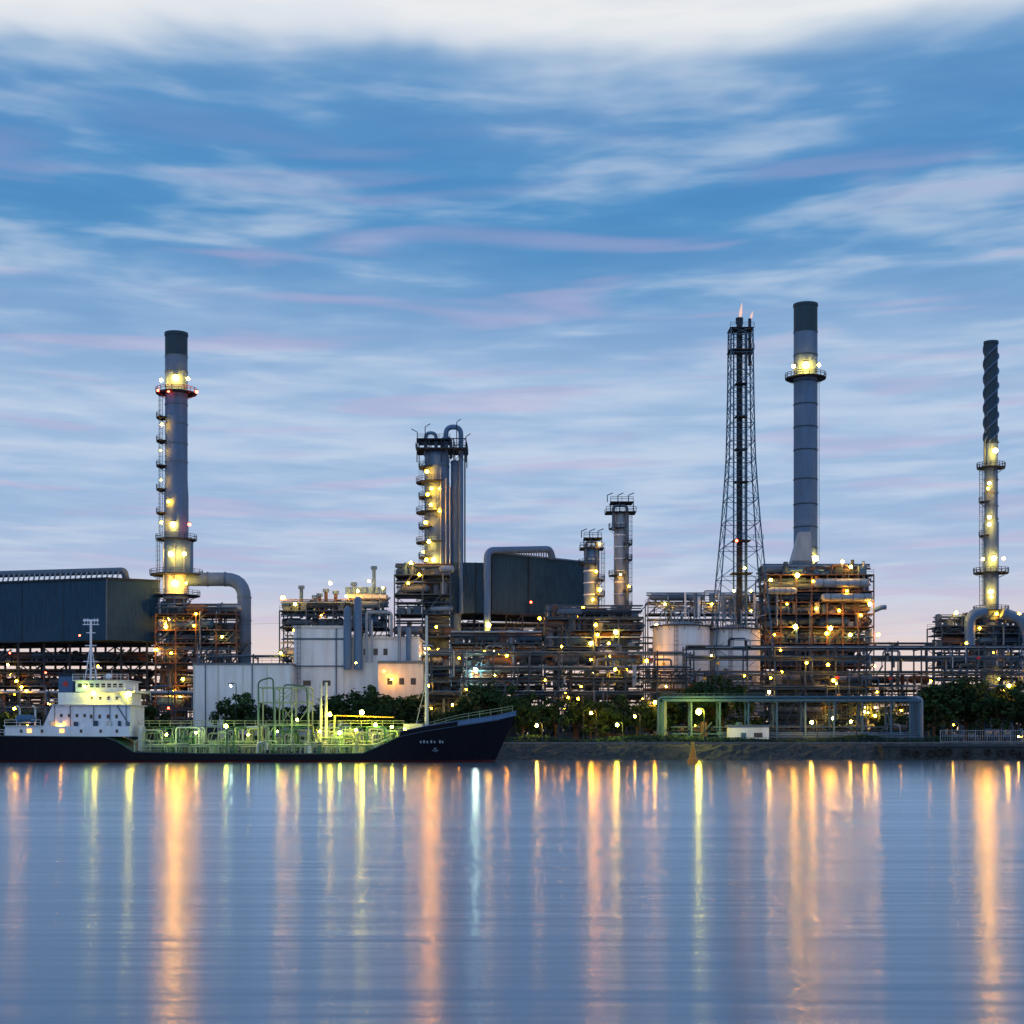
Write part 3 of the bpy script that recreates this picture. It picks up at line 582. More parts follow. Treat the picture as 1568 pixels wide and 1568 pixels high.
# ---------------------------------------------------------------- pipe racks
def rack(name,px0,px1,D,pys,np_,seed,mats,lamps=(),wd=7,fr='steel',sp=7,loop=True,nl=3):
    rnd=random.Random(seed); b=B(name); x0,x1=X(px0,D),X(px1,D); zs=[GZ]+sorted(Z(p,D) for p in pys)
    nx=max(2,int((x1-x0)/sp)); b.part('supports')
    for i in range(nx+1):
        x=x0+(x1-x0)*i/nx+rnd.uniform(-.5,.5)
        for y in(D,D+wd): b.beam((x,y,GZ),(x,y,zs[-1]+.6),.32,fr)
        for z in zs[1:]: b.beam((x,D-.5,z-.3),(x,D+wd+.5,z-.3),.3,fr)
        if rnd.random()<.35 and i<nx:
            j=rnd.randrange(1,len(zs)); b.beam((x,D,zs[j-1]),(x+(x1-x0)/nx,D,zs[j]),.18,fr)
    for z in zs[1:]:
        if rnd.random()<.6: b.beam((x0,D,z-.45),(x1,D,z-.45),.26,fr)
    b.part('pipes')
    for z in zs[1:]:
        for k in range(np_):
            y=D+.4+(wd-.8)*k/max(1,np_-1); r=rnd.choice([.12,.15,.2,.28,.36]); m=rnd.choice(mats)
            a=x0+rnd.random()**3*(x1-x0)*.5; c=x1-rnd.random()**3*(x1-x0)*.5
            pts=[(a,y,z+r),(c,y,z+r)]
            if rnd.random()<.4 and loop:
                e=rnd.uniform(a,c-4); pts=[(a,y,z+r),(e,y,z+r),(e,y,z+r+1.8),(e+4,y,z+r+1.8),(e+4,y,z+r),(c,y,z+r)]
            if rnd.random()<.5: pts.append((c,y,z-rnd.uniform(2,5)))
            b.tube(pts,r,m,6,.6)
        for k in range(int((x1-x0)/9)):
            x=rnd.uniform(x0,x1); y=D-.3; h=rnd.uniform(2,6); b.tube([(x,y+.8,z+.3),(x,y,z+.3),(x,y,z-h)],rnd.choice([.1,.16,.24]),rnd.choice(mats),6,.3)
            if rnd.random()<.5: b.box(x-.35,x+.35,y-.3,y+.3,z-h*.5-.3,z-h*.5+.3,rnd.choice(['redp','yellow','bpipe','dsteel']))
    for l in lamps: b.lamp(l[0],l[1],D-.9,*l[2:])
    for k in range(nl): b.lamp(rnd.uniform(px0,px1),rnd.uniform(pys[0],1095),D-.9,rnd.choice(['L_or','L_or','L_wm']),rnd.uniform(.16,.28))
    return b.done()
pm=('bpipe','bpipe','pipe','steel','steel','lpipe','dsteel')
rack('pipe_rack',1052,1640,372,[992,1008,1030,1052],7,71,pm,[(1276,1042,'L_or',.45),(1235,1015,'L_or',.35),(1268,1018,'L_or',.4),(1180,1038,'L_or',.3),(1340,1020,'L_wm',.2),(1425,1043,'L_or',.3),(1140,1035,'L_or',.25)],nl=6)
rack('pipe_rack',655,1060,370,[1000,1022,1040,1060],7,72,pm,[(776,1004,'L_or',.35),(860,990,'L_or',.3),(905,1010,'L_or',.3),(932,985,'L_or',.35)],nl=6)
rack('pipe_rack',-60,300,374,[1062,1085],5,73,pm,[(205,1062,'L_ye',.4),(40,1058,'L_or',.35)])
rack('pipe_rack',300,660,385,[1005,1035,1070],6,74,pm,[(430,1000,'S_or',.35),(470,1050,'L_or',.3)])
rack('pipe_rack',640,1640,425,[985,1010,1040],6,75,('steel','dsteel','pipe','bpipe'),[(1000,1045,'L_or',.4),(1100,1035,'L_or',.35),(1200,1000,'L_or',.4),(1380,1010,'L_or',.3)],sp=9)
rack('pipe_rack',-80,640,430,[1030,1065],5,76,('steel','dsteel','pipe'),[(385,1040,'L_or',.3)],sp=9)
unit('steel_process_structure',985,1170,376,6,[1095,1072,1045],81,lamps=[(1003,1076,'L_or',.45),(1060,1060,'L_or',.3),(1110,1082,'L_or',.3)],dens=1)
unit('steel_process_structure',1180,1430,380,8,[1095,1075,1050],82,lamps=[(1275,1100,'S_wm',.35),(1325,1090,'S_or',.42),(1340,1096,'S_or',.35),(1380,1088,'L_or',.3),(1270,1085,'L_or',.3)],dens=1.1)
unit('steel_process_structure',640,780,374,7,[1095,1078],83,lamps=[(703,1080,'L_or',.35),(660,1085,'L_or',.3)],dens=1)
# ---------------------------------------------------------------- jetty trestle
b=B('jetty_pipe_trestle'); D=342
x0,x1=X(1015,D),X(1408,D); zt=Z(1074,D)
b.part('supports'); n=9
for i in range(n+1):
    x=x0+(x1-x0)*i/n
    for y in(D,D+5): b.beam((x,y,GZ),(x,y,zt),.36,'bluep')
    b.beam((x,D-.4,zt),(x,D+5.4,zt),.4,'bluep'); b.beam((x,D,GZ+3),(x,D+5,zt),.15,'bluep')
b.part('deck_girders')
for y in(D-.3,D+5.3): b.box(x0,x1,y-.15,y+.15,zt,zt+.5,'bluep')
b.part('pipes')
for k in range(6):
    y=D+.2+k*.9; r=.34 if k%2 else .26
    b.tube([(x0-1+k*.4,y,GZ+.5),(x0-1+k*.4,y,zt+.9),(x1-2+k*.75,y,zt+.9),(x1-2+k*.75,y,GZ)],r,'bluep' if k<4 else 'lpipe',8,1)
b.part('lower_pipes')
for k in range(4): b.cyl((X(1100,D),D+k,GZ+1.2+k*.5),(X(1410,D),D+k,GZ+1.2+k*.5),.22,'pipe',6)
b.part('railing'); b.rail([(x0,D-.4,zt+.5),(x1,D-.4,zt+.5)],'bluep')
b.part('pumps'); rnd=random.Random(9); equip(b,x0+2,x1-2,D+1,D+4.5,GZ,4.5,rnd,1.1)
b.done()
b=B('pump_house'); D=340; b.part('walls'); b.box(X(1115,D),X(1178,D),D+.5,D+1.9,GZ,Z(1113,D),'white'); b.part('roof'); b.box(X(1113,D),X(1180,D),D+.2,D+1.95,Z(1113,D),Z(1110,D),'pipe'); b.part('door'); b.box(X(1135,D),X(1143,D),D+.42,D+.497,GZ,GZ+2.2,'bluep'); b.part('window'); b.box(X(1155,D),X(1168,D),D+.42,D+.497,GZ+1.2,GZ+2.2,'glass'); b.done()
# ---------------------------------------------------------------- street lamps
def street_lamp(px,py,D,key,r,arm=1.2):
    r*=.78
    b=B('street_lamp'); x=X(px,D); z=Z(py,D); b.part('pole'); b.tube([(x+arm,D+.2,GZ),(x+arm,D+.2,z+.6),(x,D+.2,z+r+.35)],.11,'dsteel',6,.8)
    b.part('head'); b.box(x-.5,x+.5,D-.2,D+.5,z+r+.05,z+r+.3,'dsteel'); b.part('bulb'); b.bulb((x,D,z),r,key); b.done(origin=(x+arm,D+.2,GZ))
for a in[(822,1111,337,'S_wm',.48),(945,1110,337,'S_ye',.46),(972,1097,344,'L_wm',.4),(1003,1075,350,'S_or',.45),(1070,1090,336,'S_ye',.8),(1243,1106,337,'S_wm',.46),(1303,1105,337,'L_wm',.4),(353,1050,350,'L_wh',.3),(1460,1110,345,'L_or',.25),(1560,1128,336,'L_wm',.3),(885,1070,350,'L_or',.35),(575,1108,350,'L_ye',.35),(258,1084,350,'L_rd',.3),(655,1050,352,'S_or',.5),(1545,1050,352,'S_or',.5),(1178,1060,350,'S_wm',.42),(905,1092,346,'S_or',.45),(22,1085,352,'S_or',.4)]:
    street_lamp(*a)
# ---------------------------------------------------------------- tanker ship
b=B('product_tanker'); D=300; yc=307.5
def sx(px): return X(px,D-.0)
def sz(py): return Z(py,D)
st=[(-70,1124,2.5,5.5),(-50,1125,5,6.6),(-10,1126,6.6,7.3),(60,1127,7.4,7.5),(160,1128,7.5,7.5),(178,1134,7.5,7.5),(205,1151,7.5,7.5),(300,1153,7.5,7.5),(450,1154,7.5,7.5),(555,1153,7.5,7.5),(585,1140,7.4,7.5),(612,1127,7.0,7.4),(650,1119,5.6,6.9),(700,1111,3.6,5.6),(740,1105,1.8,3.9),(765,1101,.75,2.4),(790,1095,.1,.25)]
b.part('hull'); v=[]; 
for i,(px,py,wb,db) in enumerate(st):
    zd=sz(py); rake=(px-740)/50 if px>740 else 0
    for side in(-1,1):
        for t in(0,1,2,3,4):
            z=[-1.6,-.02,.35,.45+(zd-.45)*.5,zd][t]
            hb=wb+(db-wb)*max(0,(z/zd)) if z>0 else wb*.95
            xx=sx(px)-(1-max(0,min(1,z/zd)))*rake*(790-757)*D/F*1.0
            v.append((xx,yc+side*hb,z))
n=len(st); fh=[];fr=[];fd=[]
for i in range(n-1):
    for si in range(2):
        for t in range(4):
            a=i*10+si*5+t; q=(a,a+10,a+11,a+1); (fr if t<2 else fh).append(q)
    a=i*10+4; fd.append((a,a+10,a+15,a+5))
b.add(v,fh+[(0,1,2,3,4,9,8,7,6,5)],'hull',True); b.add(v,fr,'red'); b.part('deck'); b.add([(q[0],q[1],q[2]-.05) for q in v],fd,'green')
b.part('rubbing_strake')
for i in range(n-2):
    a,c=st[i],st[i+1]; b.beam((sx(a[0]),yc-a[3]-.05,sz(a[1])-.1),(sx(c[0]),yc-c[3]-.05,sz(c[1])-.1),.14,'steel')
b.part('bulwark')
for i in range(11,n-1):
    a,c=st[i],st[i+1]
    for side in(-1,1):
        h=.9
        A=(sx(a[0]),yc+side*a[3],sz(a[1]));C=(sx(c[0]),yc+side*c[3],sz(c[1]))
        b.add([A,C,(C[0]+.1,C[1],C[2]+h),(A[0]+.1,A[1],A[2]+h)],[(0,1,2,3)],'stack'if i>=13 else 'hull')
        b.beam((A[0]+.1,A[1],A[2]+h),(C[0]+.1,C[1],C[2]+h),.14,'stack')
b.part('bow_markings')
for k,px in enumerate((643,648,653,659,664,672,676)):
    hb=6.9-(px-650)*.026-.25; b.box(sx(px),sx(px)+.3,yc-hb-.75,yc-hb-.4,sz(1138),sz(1134.5-(k%2)),'lpipe')
b.part('anchor'); b.box(sx(664),sx(668),yc-6.9,yc-5.9,sz(1149),sz(1145),'pipe'); b.tube([(sx(661),yc-6.7,sz(1149)),(sx(666),yc-6.7,sz(1151)),(sx(671),yc-6.6,sz(1149))],.15,'pipe',6)
b.part('superstructure')
zd=sz(1127)
b.box(sx(5),sx(196),yc-6.5,yc+6.5,zd-.1,sz(1112),'white')
b.add([(sx(62),yc-5.8,sz(1112)),(sx(196),yc-5.8,sz(1112)),(sx(196),yc+5.8,sz(1112)),(sx(62),yc+5.8,sz(1112)),(sx(76),yc-5.8,sz(1080)),(sx(196),yc-5.8,sz(1080)),(sx(196),yc+5.8,sz(1080)),(sx(76),yc+5.8,sz(1080))],[(0,1,5,4),(1,2,6,5),(2,3,7,6),(3,0,4,7)],'white')
b.box(sx(74),sx(200),yc-6.4,yc+6.4,sz(1080),sz(1078.5),'cream')
b.box(sx(84),sx(192),yc-5.4,yc+5.4,sz(1078.5),sz(1060),'white'); b.box(sx(128),sx(203),yc-6.0,yc+6.0,sz(1060),sz(1058.5),'cream')
b.box(sx(110),sx(188),yc-5,yc+5,sz(1058.5),sz(1042),'white'); b.box(sx(106),sx(192),yc-5.4,yc+5.4,sz(1042),sz(1040.5),'cream')
b.box(sx(3),sx(60),yc-6.8,yc+6.8,sz(1112),sz(1110.8),'cream')
b.part('deck_fittings'); rnd=random.Random(12)
for px in (80,104,140,165,190): b.cyl((sx(px),yc-5.95,sz(1112)),(sx(px),yc-5.95,sz(1080)),.08,'pipe',5)
b.beam((sx(196),yc-5.9,sz(1112)),(sx(176),yc-5.9,sz(1080)),.22,'pipe'); b.beam((sx(192),yc-5.6,sz(1078)),(sx(178),yc-5.6,sz(1060)),.2,'pipe')
for px in (70,110,140,160,178,190): b.box(sx(px),sx(px)+rnd.uniform(.5,1.2),yc-6.3,yc-5.9,sz(1112),sz(1112)+rnd.uniform(.6,1.3),rnd.choice(['pipe','steel','cream']))
for px in (138,150,162,176): b.beam((sx(px),yc-3,sz(1041)),(sx(px),yc-3,sz(rnd.uniform(1024,1034))),.09,'cream')
b.sph((sx(155),yc-2,sz(1034)),.6,'white'); b.box(sx(205),sx(212),yc-4,yc-2,sz(1150),sz(1112),'cream')
b.part('windows')
for px in range(114,186,9): b.box(sx(px),sx(px+6),yc-5.06,yc-5.003,sz(1052),sz(1046),'glass')
for px in range(134,186,13): b.box(sx(px),sx(px+4),yc-5.46,yc-5.403,sz(1071),sz(1066),'glass'); b.box(sx(px),sx(px+4),yc-5.86,yc-5.803,sz(1100),sz(1094),'glass')
for px in range(88,132,12): b.box(sx(px),sx(px+4),yc-5.86,yc-5.803,sz(1098),sz(1093),'glass')
for px in(28,60,120,150,175): b.box(sx(px),sx(px+4),yc-6.56,yc-6.503,sz(1122),sz(1117),'glass')
for px in(42,92): b.box(sx(px-3),sx(px+4),yc-6.57,yc-6.503,sz(1122),sz(1116),'litwin')
b.part('funnel'); b.prism([(sx(78),yc-2.5),(sx(100),yc-2.5),(sx(101),yc),(sx(100),yc+2.5),(sx(78),yc+2.5),(sx(76),yc)],sz(1078),sz(1030),'bpipe'); b.box(sx(77),sx(101),yc-2.6,yc+2.6,sz(1034),sz(1030),'dsteel')
cxx,cz=sx(89),sz(1046); star=[]
for i in range(10):
    rr=.8 if i%2==0 else .34; t=math.pi/2+i*math.pi/5; star.append((cxx+rr*math.cos(t),yc-2.56,cz+rr*math.sin(t)))
b.add(star+[(cxx,yc-2.56,cz)],[(i,(i+1)%10,10) for i in range(10)],'redp')
for dx in(-.8,0,.8): b.cyl((cxx+dx,yc,sz(1030)),(cxx+dx,yc,sz(1022)),.3,'dsteel',8)
b.part('lifeboat'); zl=sz(1101); b.cyl((sx(26),yc-6,zl),(sx(44),yc-6,zl),.85,'bpipe',12); b.sph((sx(26),yc-6,zl),.85,'bpipe'); b.sph((sx(44),yc-6,zl),.85,'bpipe')
for px in(24,48): b.tube([(sx(px),yc-5,sz(1111)),(sx(px),yc-5,sz(1084)),(sx(px),yc-6.5,sz(1081))],.2,'cream',6,.6)
b.part('superstructure_rails')
for x0_,x1_,p,yo in((5,60,1111,6.7),(74,200,1078.5,6.3),(128,203,1058.5,5.9),(106,192,1040.5,5.3),(-60,5,1126,6.9)): b.rail([(sx(x0_),yc-yo,sz(p)),(sx(x1_),yc-yo,sz(p))],'white',1.1,1.8,.07)
b.part('radar_mast'); x=sx(123)
b.beam((x,yc,sz(1041)),(x,yc,sz(945)),.35,'white'); b.beam((x-1.2,yc,sz(1041)),(x-.1,yc,sz(985)),.15,'white'); b.beam((x+1.2,yc,sz(1041)),(x+.1,yc,sz(985)),.15,'white')
for p,w in((952,1.6),(965,.9),(985,1.1),(1010,1.5)): b.beam((x-w,yc,sz(p)),(x+w,yc,sz(p)),.18,'white')
b.box(x-1.5,x+1.5,yc-.15,yc+.15,sz(947),sz(944),'white')
for dx in(-1.2,-.6,.7,1.3): b.beam((x+dx,yc,sz(952)),(x+dx,yc,sz(942)),.08,'white')
for k in range(6): b.beam((x-.9+k*.1,yc,sz(1030-k*9)),(x+.9-k*.1,yc,sz(1036-k*9)),.08,'white')
b.part('fore_mast'); x=sx(650); b.cyl((x,yc,sz(1120)),(x,yc,sz(938)),.42,'cream',10,r2=.25); b.beam((x-1.2,yc,sz(985)),(x+1.2,yc,sz(985)),.15,'cream'); b.box(x-.6,x+.6,yc-.5,yc+.5,sz(1000),sz(998),'cream'); b.beam((x-2.4,yc,sz(1119)),(x,yc,sz(1040)),.1,'cream')
for k,(ex_,ep) in enumerate(((123,960),(788,1094))): b.beam((x,yc,sz(942)),(sx(ex_),yc,sz(ep)),.035,'dsteel')
b.part('deck_house'); b.box(sx(615),sx(645),yc-3,yc+3,sz(1127),sz(1108),'cream'); b.rail([(sx(612),yc-7.2,sz(1127)),(sx(700),yc-5.6,sz(1111)+.9),(sx(785),yc-.5,sz(1096)+.9)],'gpipe',1.1,2,.08)
b.part('deck_pipes'); rnd=random.Random(4); zd=sz(1151)
for k in range(9):
    y=yc-6+k*1.3; r=rnd.choice([.18,.25,.32]); z=zd+.9+rnd.random()*1.2
    b.tube([(sx(205+rnd.uniform(0,20)),y,z),(sx(585-rnd.uniform(0,20)),y,z),(sx(598),y,z+1.5)],r,'gpipe',8,.8)
for k in range(150):
    px=rnd.uniform(200,600); y=yc+rnd.uniform(-6.6,5); h=rnd.uniform(1,4.8); L=rnd.uniform(.8,5)
    b.tube([(sx(px),y,zd-.3),(sx(px),y,zd+h),(sx(px)+L,y+rnd.uniform(-1,1),zd+h),(sx(px)+L,y,zd+rnd.uniform(0,1.5))],rnd.choice([.1,.12,.16,.24]),rnd.choice(['gpipe','gpipe','cream','green','green']),6,.6)
for k in range(90):
    px=rnd.uniform(205,595); y=yc+rnd.uniform(-6.8,2); h=rnd.uniform(1.5,5); b.beam((sx(px),y,zd-.3),(sx(px)+rnd.uniform(-1.5,1.5),y,zd+h),.12,'gpipe')
for k in range(22):
    px=rnd.uniform(215,590); y=yc+rnd.uniform(-6,2); r=rnd.uniform(.35,.8); b.cyl((sx(px),y,zd-.3),(sx(px),y,zd+rnd.uniform(.8,2)),r,rnd.choice(['green','gpipe','cream']),10); 
b.part('catwalk'); zc=sz(1112)
b.box(sx(200),sx(615),yc-1.2,yc+.2,zc-.15,zc,'green'); b.rail([(sx(200),yc-1.2,zc),(sx(615),yc-1.2,zc)],'gpipe',1.1,2,.09)
for px in range(210,615,32): b.beam((sx(px),yc-1,zd-.3),(sx(px),yc-1,zc),.2,'gpipe'); b.beam((sx(px),yc-1,zd),(sx(px+14),yc-1,zc),.12,'gpipe')
b.rail([(sx(205),yc-7.4,zd-.2),(sx(570),yc-7.4,zd-.3)],'gpipe',1.1,2.2,.07)
b.part('manifold_gantry')
b.frame(sx(392),sx(470),yc-5,yc+1,[zd,sz(1110),sz(1075),sz(1052)],3,1,.25,'gpipe',.3,rnd)
b.tube([(sx(395),yc-5,zd),(sx(392),yc-5,sz(1042)),(sx(415),yc-5,sz(1036)),(sx(418),yc-5,zd)],.16,'green',6,1)
b.tube([(sx(428),yc-4,zd),(sx(430),yc-4,sz(1047)),(sx(466),yc-4,sz(1050)),(sx(470),yc-4,zd)],.16,'green',6,1)
for px in(488,496): b.cyl((sx(px),yc-4,zd-.3),(sx(px),yc-4,sz(1044)),.28,'cream',8)
b.beam((sx(484),yc-4,sz(1050)),(sx(500),yc-4,sz(1050)),.2,'cream'); b.beam((sx(488),yc-4,sz(1075)),(sx(455),yc-4,sz(1050)),.18,'gpipe')
b.part('hose_crane'); b.beam((sx(505),yc-2,zd),(sx(508),yc-2,sz(1095)),.35,'gpipe'); b.beam((sx(508),yc-2,sz(1095)),(sx(600),yc-2,sz(1098)),.22,'yellow')
for l in[(197,1063,'L_ye',.6),(143,1061,'L_ye',.45),(130,1051,'L_gr',.25),(554,1091,'S_ye',.5),(346,1112,'L_gr',.42),(505,1094,'L_ye',.45),(620,1116,'L_ye',.3),(255,1125,'L_gr',.28),(300,1122,'L_gr',.25),(520,1122,'L_gr',.4),(545,1118,'L_ye',.3),(575,1110,'L_gr',.35),(600,1113,'L_gr',.3),(425,1120,'L_gr',.22),(455,1102,'L_gr',.28),(380,1125,'L_ye',.25),(490,1120,'L_ye',.3),(92,1112,'L_or',.35),(42,1112,'L_or',.3),(122,973,'L_rd',.2)]:
    b.lamp(l[0],l[1],yc-6.2 if l[1]>1100 or l[1]<1085 else yc-5,l[2],l[3])
b.done()
# ---------------------------------------------------------------- buoy
b=B('navigation_buoy'); D=285; x=X(1061,D)
b.part('float'); b.cyl((x,D,-.5),(x,D,.8),1.0,'orange',16); b.cyl((x,D,.8),(x,D,1.1),1.0,'orange',16,r2=.6)
b.part('tower'); b.cyl((x,D,1.1),(x,D,3.4),.55,'orange',8,r2=.3)
for i in range(4): t=i*math.pi/2+.4; b.beam((x+.7*math.cos(t),D+.7*math.sin(t),1.0),(x+.25*math.cos(t),D+.25*math.sin(t),3.6),.1,'yellow')
b.part('topmark'); b.cyl((x,D,3.5),(x,D,3.9),.35,'yellow',10); b.cyl((x,D,3.9),(x,D,4.4),.1,'dsteel',6); b.done()
# ---------------------------------------------------------------- trees
def tree_mesh(seed,h,wd):
    rnd=random.Random(seed); b=B('t'); tips=[]
    b.cyl((0,0,0),(rnd.uniform(-.2,.2),0,h*.42),.26,'bark',7,r2=.16)
    for i in range(9):
        a=rnd.uniform(0,6.28); z0=h*rnd.uniform(.25,.45); q=(math.cos(a)*wd*rnd.uniform(.2,.45),math.sin(a)*wd*rnd.uniform(.2,.45),h*rnd.uniform(.45,.88))
        b.tube([(0,0,z0),(q[0]*.5,q[1]*.5,(z0+q[2])*.53),q],.08,'bark',5); tips.append(q)
    tips.append((0,0,h*.9))
    for q in tips:
        cr=wd*rnd.uniform(.13,.24)
        for c in range(rnd.randint(2,4)):
            cc=(q[0]+rnd.gauss(0,cr*.7),q[1]+rnd.gauss(0,cr*.7),q[2]+rnd.gauss(0,cr*.5)); rr=cr*rnd.uniform(.6,1)
            for k in range(55):
                d=Vector((rnd.gauss(0,1),rnd.gauss(0,1),rnd.gauss(0,1))).normalized()*rr*rnd.uniform(.5,1.1); d.z*=.75
                p=Vector(cc)+d; s=rnd.uniform(.14,.3); u=Vector((rnd.gauss(0,1),rnd.gauss(0,1),rnd.gauss(0,1))).normalized(); w=u.cross(d).normalized() if u.cross(d).length>1e-3 else Vector((0,0,1))
                b.add([p-u*s-w*s*.6,p+u*s-w*s*.6,p+u*s+w*s*.6,p-u*s+w*s*.6],[(0,1,2,3)],'leaf')
    p=b.parts['body']; me=bpy.data.meshes.new('tree'); me.from_pydata(p['v'],[],p['f'])
    for mm in p['mats']: me.materials.append(M[mm])
    me.polygons.foreach_set('material_index',p['m']); me.update(); return me
TM=[tree_mesh(100+i,8,7.5) for i in range(6)]
def tree(px,py,D,i):
    o=bpy.data.objects.new('tree',TM[i%6]); h=(Z(py,D)-GZ)/7.6; o.location=(X(px,D),D,GZ-.1); o.rotation_euler=(0,0,i*1.7)
    o.scale=(h*R.uniform(.9,1.25),h*R.uniform(.9,1.2),h); sc.collection.objects.link(o)
tl=[(352,1078),(380,1072),(405,1084),(515,1072),(540,1066),(560,1064),(590,1076),(610,1082),(630,1068),(735,1060),(755,1054),(775,1066),(700,1090),(800,1080),(830,1082),(850,1074),(880,1070),(905,1080),(925,1084),(955,1074),(975,1080),(1010,1090),(1052,1062),(1080,1050),(1105,1055),(1430,1064),(1455,1050),(1480,1048),(1505,1056),(1530,1066),(1555,1070),(1580,1055),(215,1080),(235,1085),(20,1090),(1150,1100),(1350,1105),(1280,1108),(480,1090),(450,1086),(670,1095)]
for i,(px,py) in enumerate(tl): tree(px,py,351+R.uniform(-1,8),i)
def mass(name,x0,x1,y0,y1,hmin,hmax,n,s0,s1,seed):
    rnd=random.Random(seed); b=B(name)
    for i in range(n):
        x=rnd.uniform(x0,x1); y=rnd.uniform(y0,y1); hh=hmin+(hmax-hmin)*(.5+.5*math.sin(x*.21+math.sin(x*.07)*2))*rnd.uniform(.7,1)
        z=GZ+hh*rnd.random()**.6; p=Vector((x,y,z)); s=rnd.uniform(s0,s1); u=Vector((rnd.gauss(0,1),rnd.gauss(0,1),rnd.gauss(0,1))).normalized(); w=u.orthogonal().normalized()
        b.add([p-u*s-w*s,p+u*s-w*s,p+u*s+w*s,p-u*s+w*s],[(0,1,2,3)],'leaf')
    b.done()
mass('shoreline_shrubs',-60,95,337.5,341,.6,1.8,14000,.1,.24,5)
mass('distant_tree_line',-220,260,560,585,7,14,20000,.4,1.0,6)
# ---------------------------------------------------------------- world sky
w=bpy.data.worlds.new('World'); sc.world=w; w.use_nodes=True; nt=w.node_tree; N=nt.nodes; L=nt.links; N.clear()
out=N.new('ShaderNodeOutputWorld'); bg=N.new('ShaderNodeBackground'); tc=N.new('ShaderNodeTexCoord')
sp=N.new('ShaderNodeSeparateXYZ'); L.new(tc.outputs['Generated'],sp.inputs[0])
def mth(op,a,b_=None,c=None,clamp=False):
    n=N.new('ShaderNodeMath'); n.operation=op; n.use_clamp=clamp
    for i,q in enumerate((a,b_,c)):
        if q is None: continue
        if isinstance(q,(int,float)): n.inputs[i].default_value=q
        else: L.new(q,n.inputs[i])
    return n.outputs[0]
x,y,z=sp.outputs
hyp=mth('SQRT',mth('ADD',mth('MULTIPLY',x,x),mth('MULTIPLY',y,y)))
t=mth('DIVIDE',mth('MAXIMUM',z,0),mth('MAXIMUM',hyp,.02)); az=mth('ARCTAN2',x,y)
den=mth('ADD',t,.16); inv=mth('DIVIDE',1,den)
def noise(u,v,det,rough,dist,off,tilt=.06):
    cb=N.new('ShaderNodeCombineXYZ')
    uu=mth('MULTIPLY',mth('MULTIPLY',az,inv),u); vv=mth('MULTIPLY',inv,v)
    vv=mth('ADD',vv,mth('MULTIPLY',uu,tilt))
    L.new(mth('ADD',uu,off),cb.inputs[0]); L.new(vv,cb.inputs[1]); cb.inputs[2].default_value=off
    n=N.new('ShaderNodeTexNoise'); n.inputs['Scale'].default_value=1; n.inputs['Detail'].default_value=det; n.inputs['Roughness'].default_value=rough; n.inputs['Distortion'].default_value=dist
    L.new(cb.outputs[0],n.inputs['Vector']); return n.outputs['Fac']
nl_=noise(2.0,2.8,4,.55,.3,3.1); ns=noise(3.8,10.0,3,.5,.3,11.3,.02); nf=noise(9,22,3,.5,.3,5.7,.08); npk=noise(2.4,8.0,2,.5,.4,23.1); nb=noise(2.4,4.6,3,.5,.3,61.7)
tt=mth('ADD',t,mth('MULTIPLY',mth('SUBTRACT',nl_,.5),mth('MULTIPLY',t,.24)))
rp=N.new('ShaderNodeValToRGB'); cr=rp.color_ramp; cr.interpolation='B_SPLINE'
def T(row): return (HY-row)/F/.7
stops=[(1127,(250,220,200)),(1000,(238,216,210)),(940,(210,208,224)),(880,(182,199,227)),(780,(162,190,225)),(660,(182,204,232)),(560,(160,189,224)),(470,(136,174,216)),(400,(104,158,207)),(320,(82,147,201)),(240,(92,150,203)),(150,(98,152,203)),(100,(126,168,210)),(66,(205,217,232)),(25,(246,246,246)),(-60,(240,240,240)),(-230,(140,172,210)),(-553,(100,145,200))]
while len(cr.elements)<len(stops): cr.elements.new(.5)
for e,(row,c) in zip(cr.elements,stops): e.position=max(0,min(1,T(row)))
for e,(row,c) in zip(cr.elements,stops): e.color=lin(*c)
L.new(mth('DIVIDE',tt,.7),rp.inputs[0])
def mix(f,a,c,bt='MIX'):
    m=N.new('ShaderNodeMix'); m.data_type='RGBA'; m.blend_type=bt
    if isinstance(f,(int,float)): m.inputs[0].default_value=f
    else: L.new(f,m.inputs[0])
    for i,q in((6,a),(7,c)):
        if isinstance(q,tuple): m.inputs[i].default_value=q
        else: L.new(q,m.inputs[i])
    return m.outputs[2]
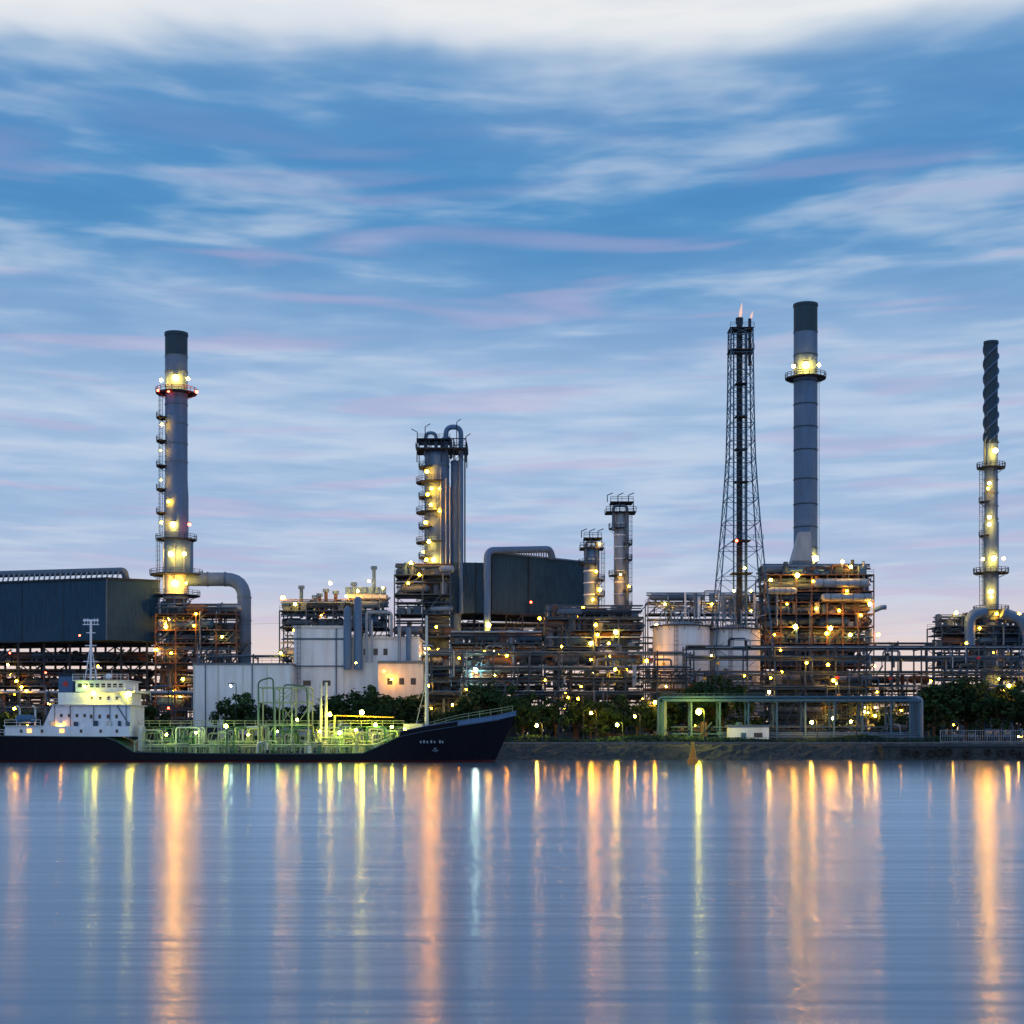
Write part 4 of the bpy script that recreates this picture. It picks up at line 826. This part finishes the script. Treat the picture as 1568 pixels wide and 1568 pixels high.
def sm(v,a,b_):
    n=N.new('ShaderNodeMapRange'); n.interpolation_type='SMOOTHSTEP'; L.new(v,n.inputs[0]); n.inputs[1].default_value=a; n.inputs[2].default_value=b_; return n.outputs[0]
cs=mth('ADD',mth('ADD',mth('MULTIPLY',ns,.55),mth('MULTIPLY',nf,.20)),mth('MULTIPLY',nb,.25))
light=mth('MULTIPLY',sm(cs,.47,.65),.48); dark=sm(cs,.53,.38)
c0=mix(1.0,rp.outputs[0],(.68,.81,.90,1),'MULTIPLY')
c1=mix(mth('MULTIPLY',dark,mth('MULTIPLY',sm(t,.03,.2),.62)),rp.outputs[0],c0)
c2=mix(mth('MULTIPLY',light,sm(t,.0,.08)),c1,lin(212,223,238))
win=mth('MULTIPLY',sm(t,.03,.08),sm(t,.42,.30)); pk=mth('MULTIPLY',mth('MULTIPLY',sm(npk,.52,.66),win),.34)
c3=mix(pk,c2,lin(200,180,214))
sky=N.new('ShaderNodeTexSky'); sky.sky_type='NISHITA'; sky.sun_disc=False; sky.sun_elevation=math.radians(30); sky.sun_rotation=math.radians(205)
ns_=mix(1.0,sky.outputs[0],(.05,.05,.05,1),'MULTIPLY')
c4=mix(.05,c3,ns_)
L.new(c4,bg.inputs[0]); bg.inputs[1].default_value=1.0; L.new(bg.outputs[0],out.inputs[0])
sl=bpy.data.lights.new('sky_fill','SUN'); sl.energy=.2; sl.angle=math.radians(35); sl.color=(1,.96,.92); so=bpy.data.objects.new('sky_fill',sl); sc.collection.objects.link(so)  # added soft afterglow fill from behind the camera, not the set sun
so.rotation_euler=(math.radians(60),0,math.radians(-25))
# camera
cd=bpy.data.cameras.new('camera'); co=bpy.data.objects.new('camera',cd); sc.collection.objects.link(co); sc.camera=co
co.location=(0,0,H); co.rotation_euler=(math.radians(90),0,0); cd.lens=36*F/1568; cd.sensor_width=36; cd.shift_y=(HY-784)/1568; cd.clip_end=20000; cd.clip_start=.5
sc.view_settings.view_transform='Standard'; sc.view_settings.look='None'; sc.view_settings.exposure=0
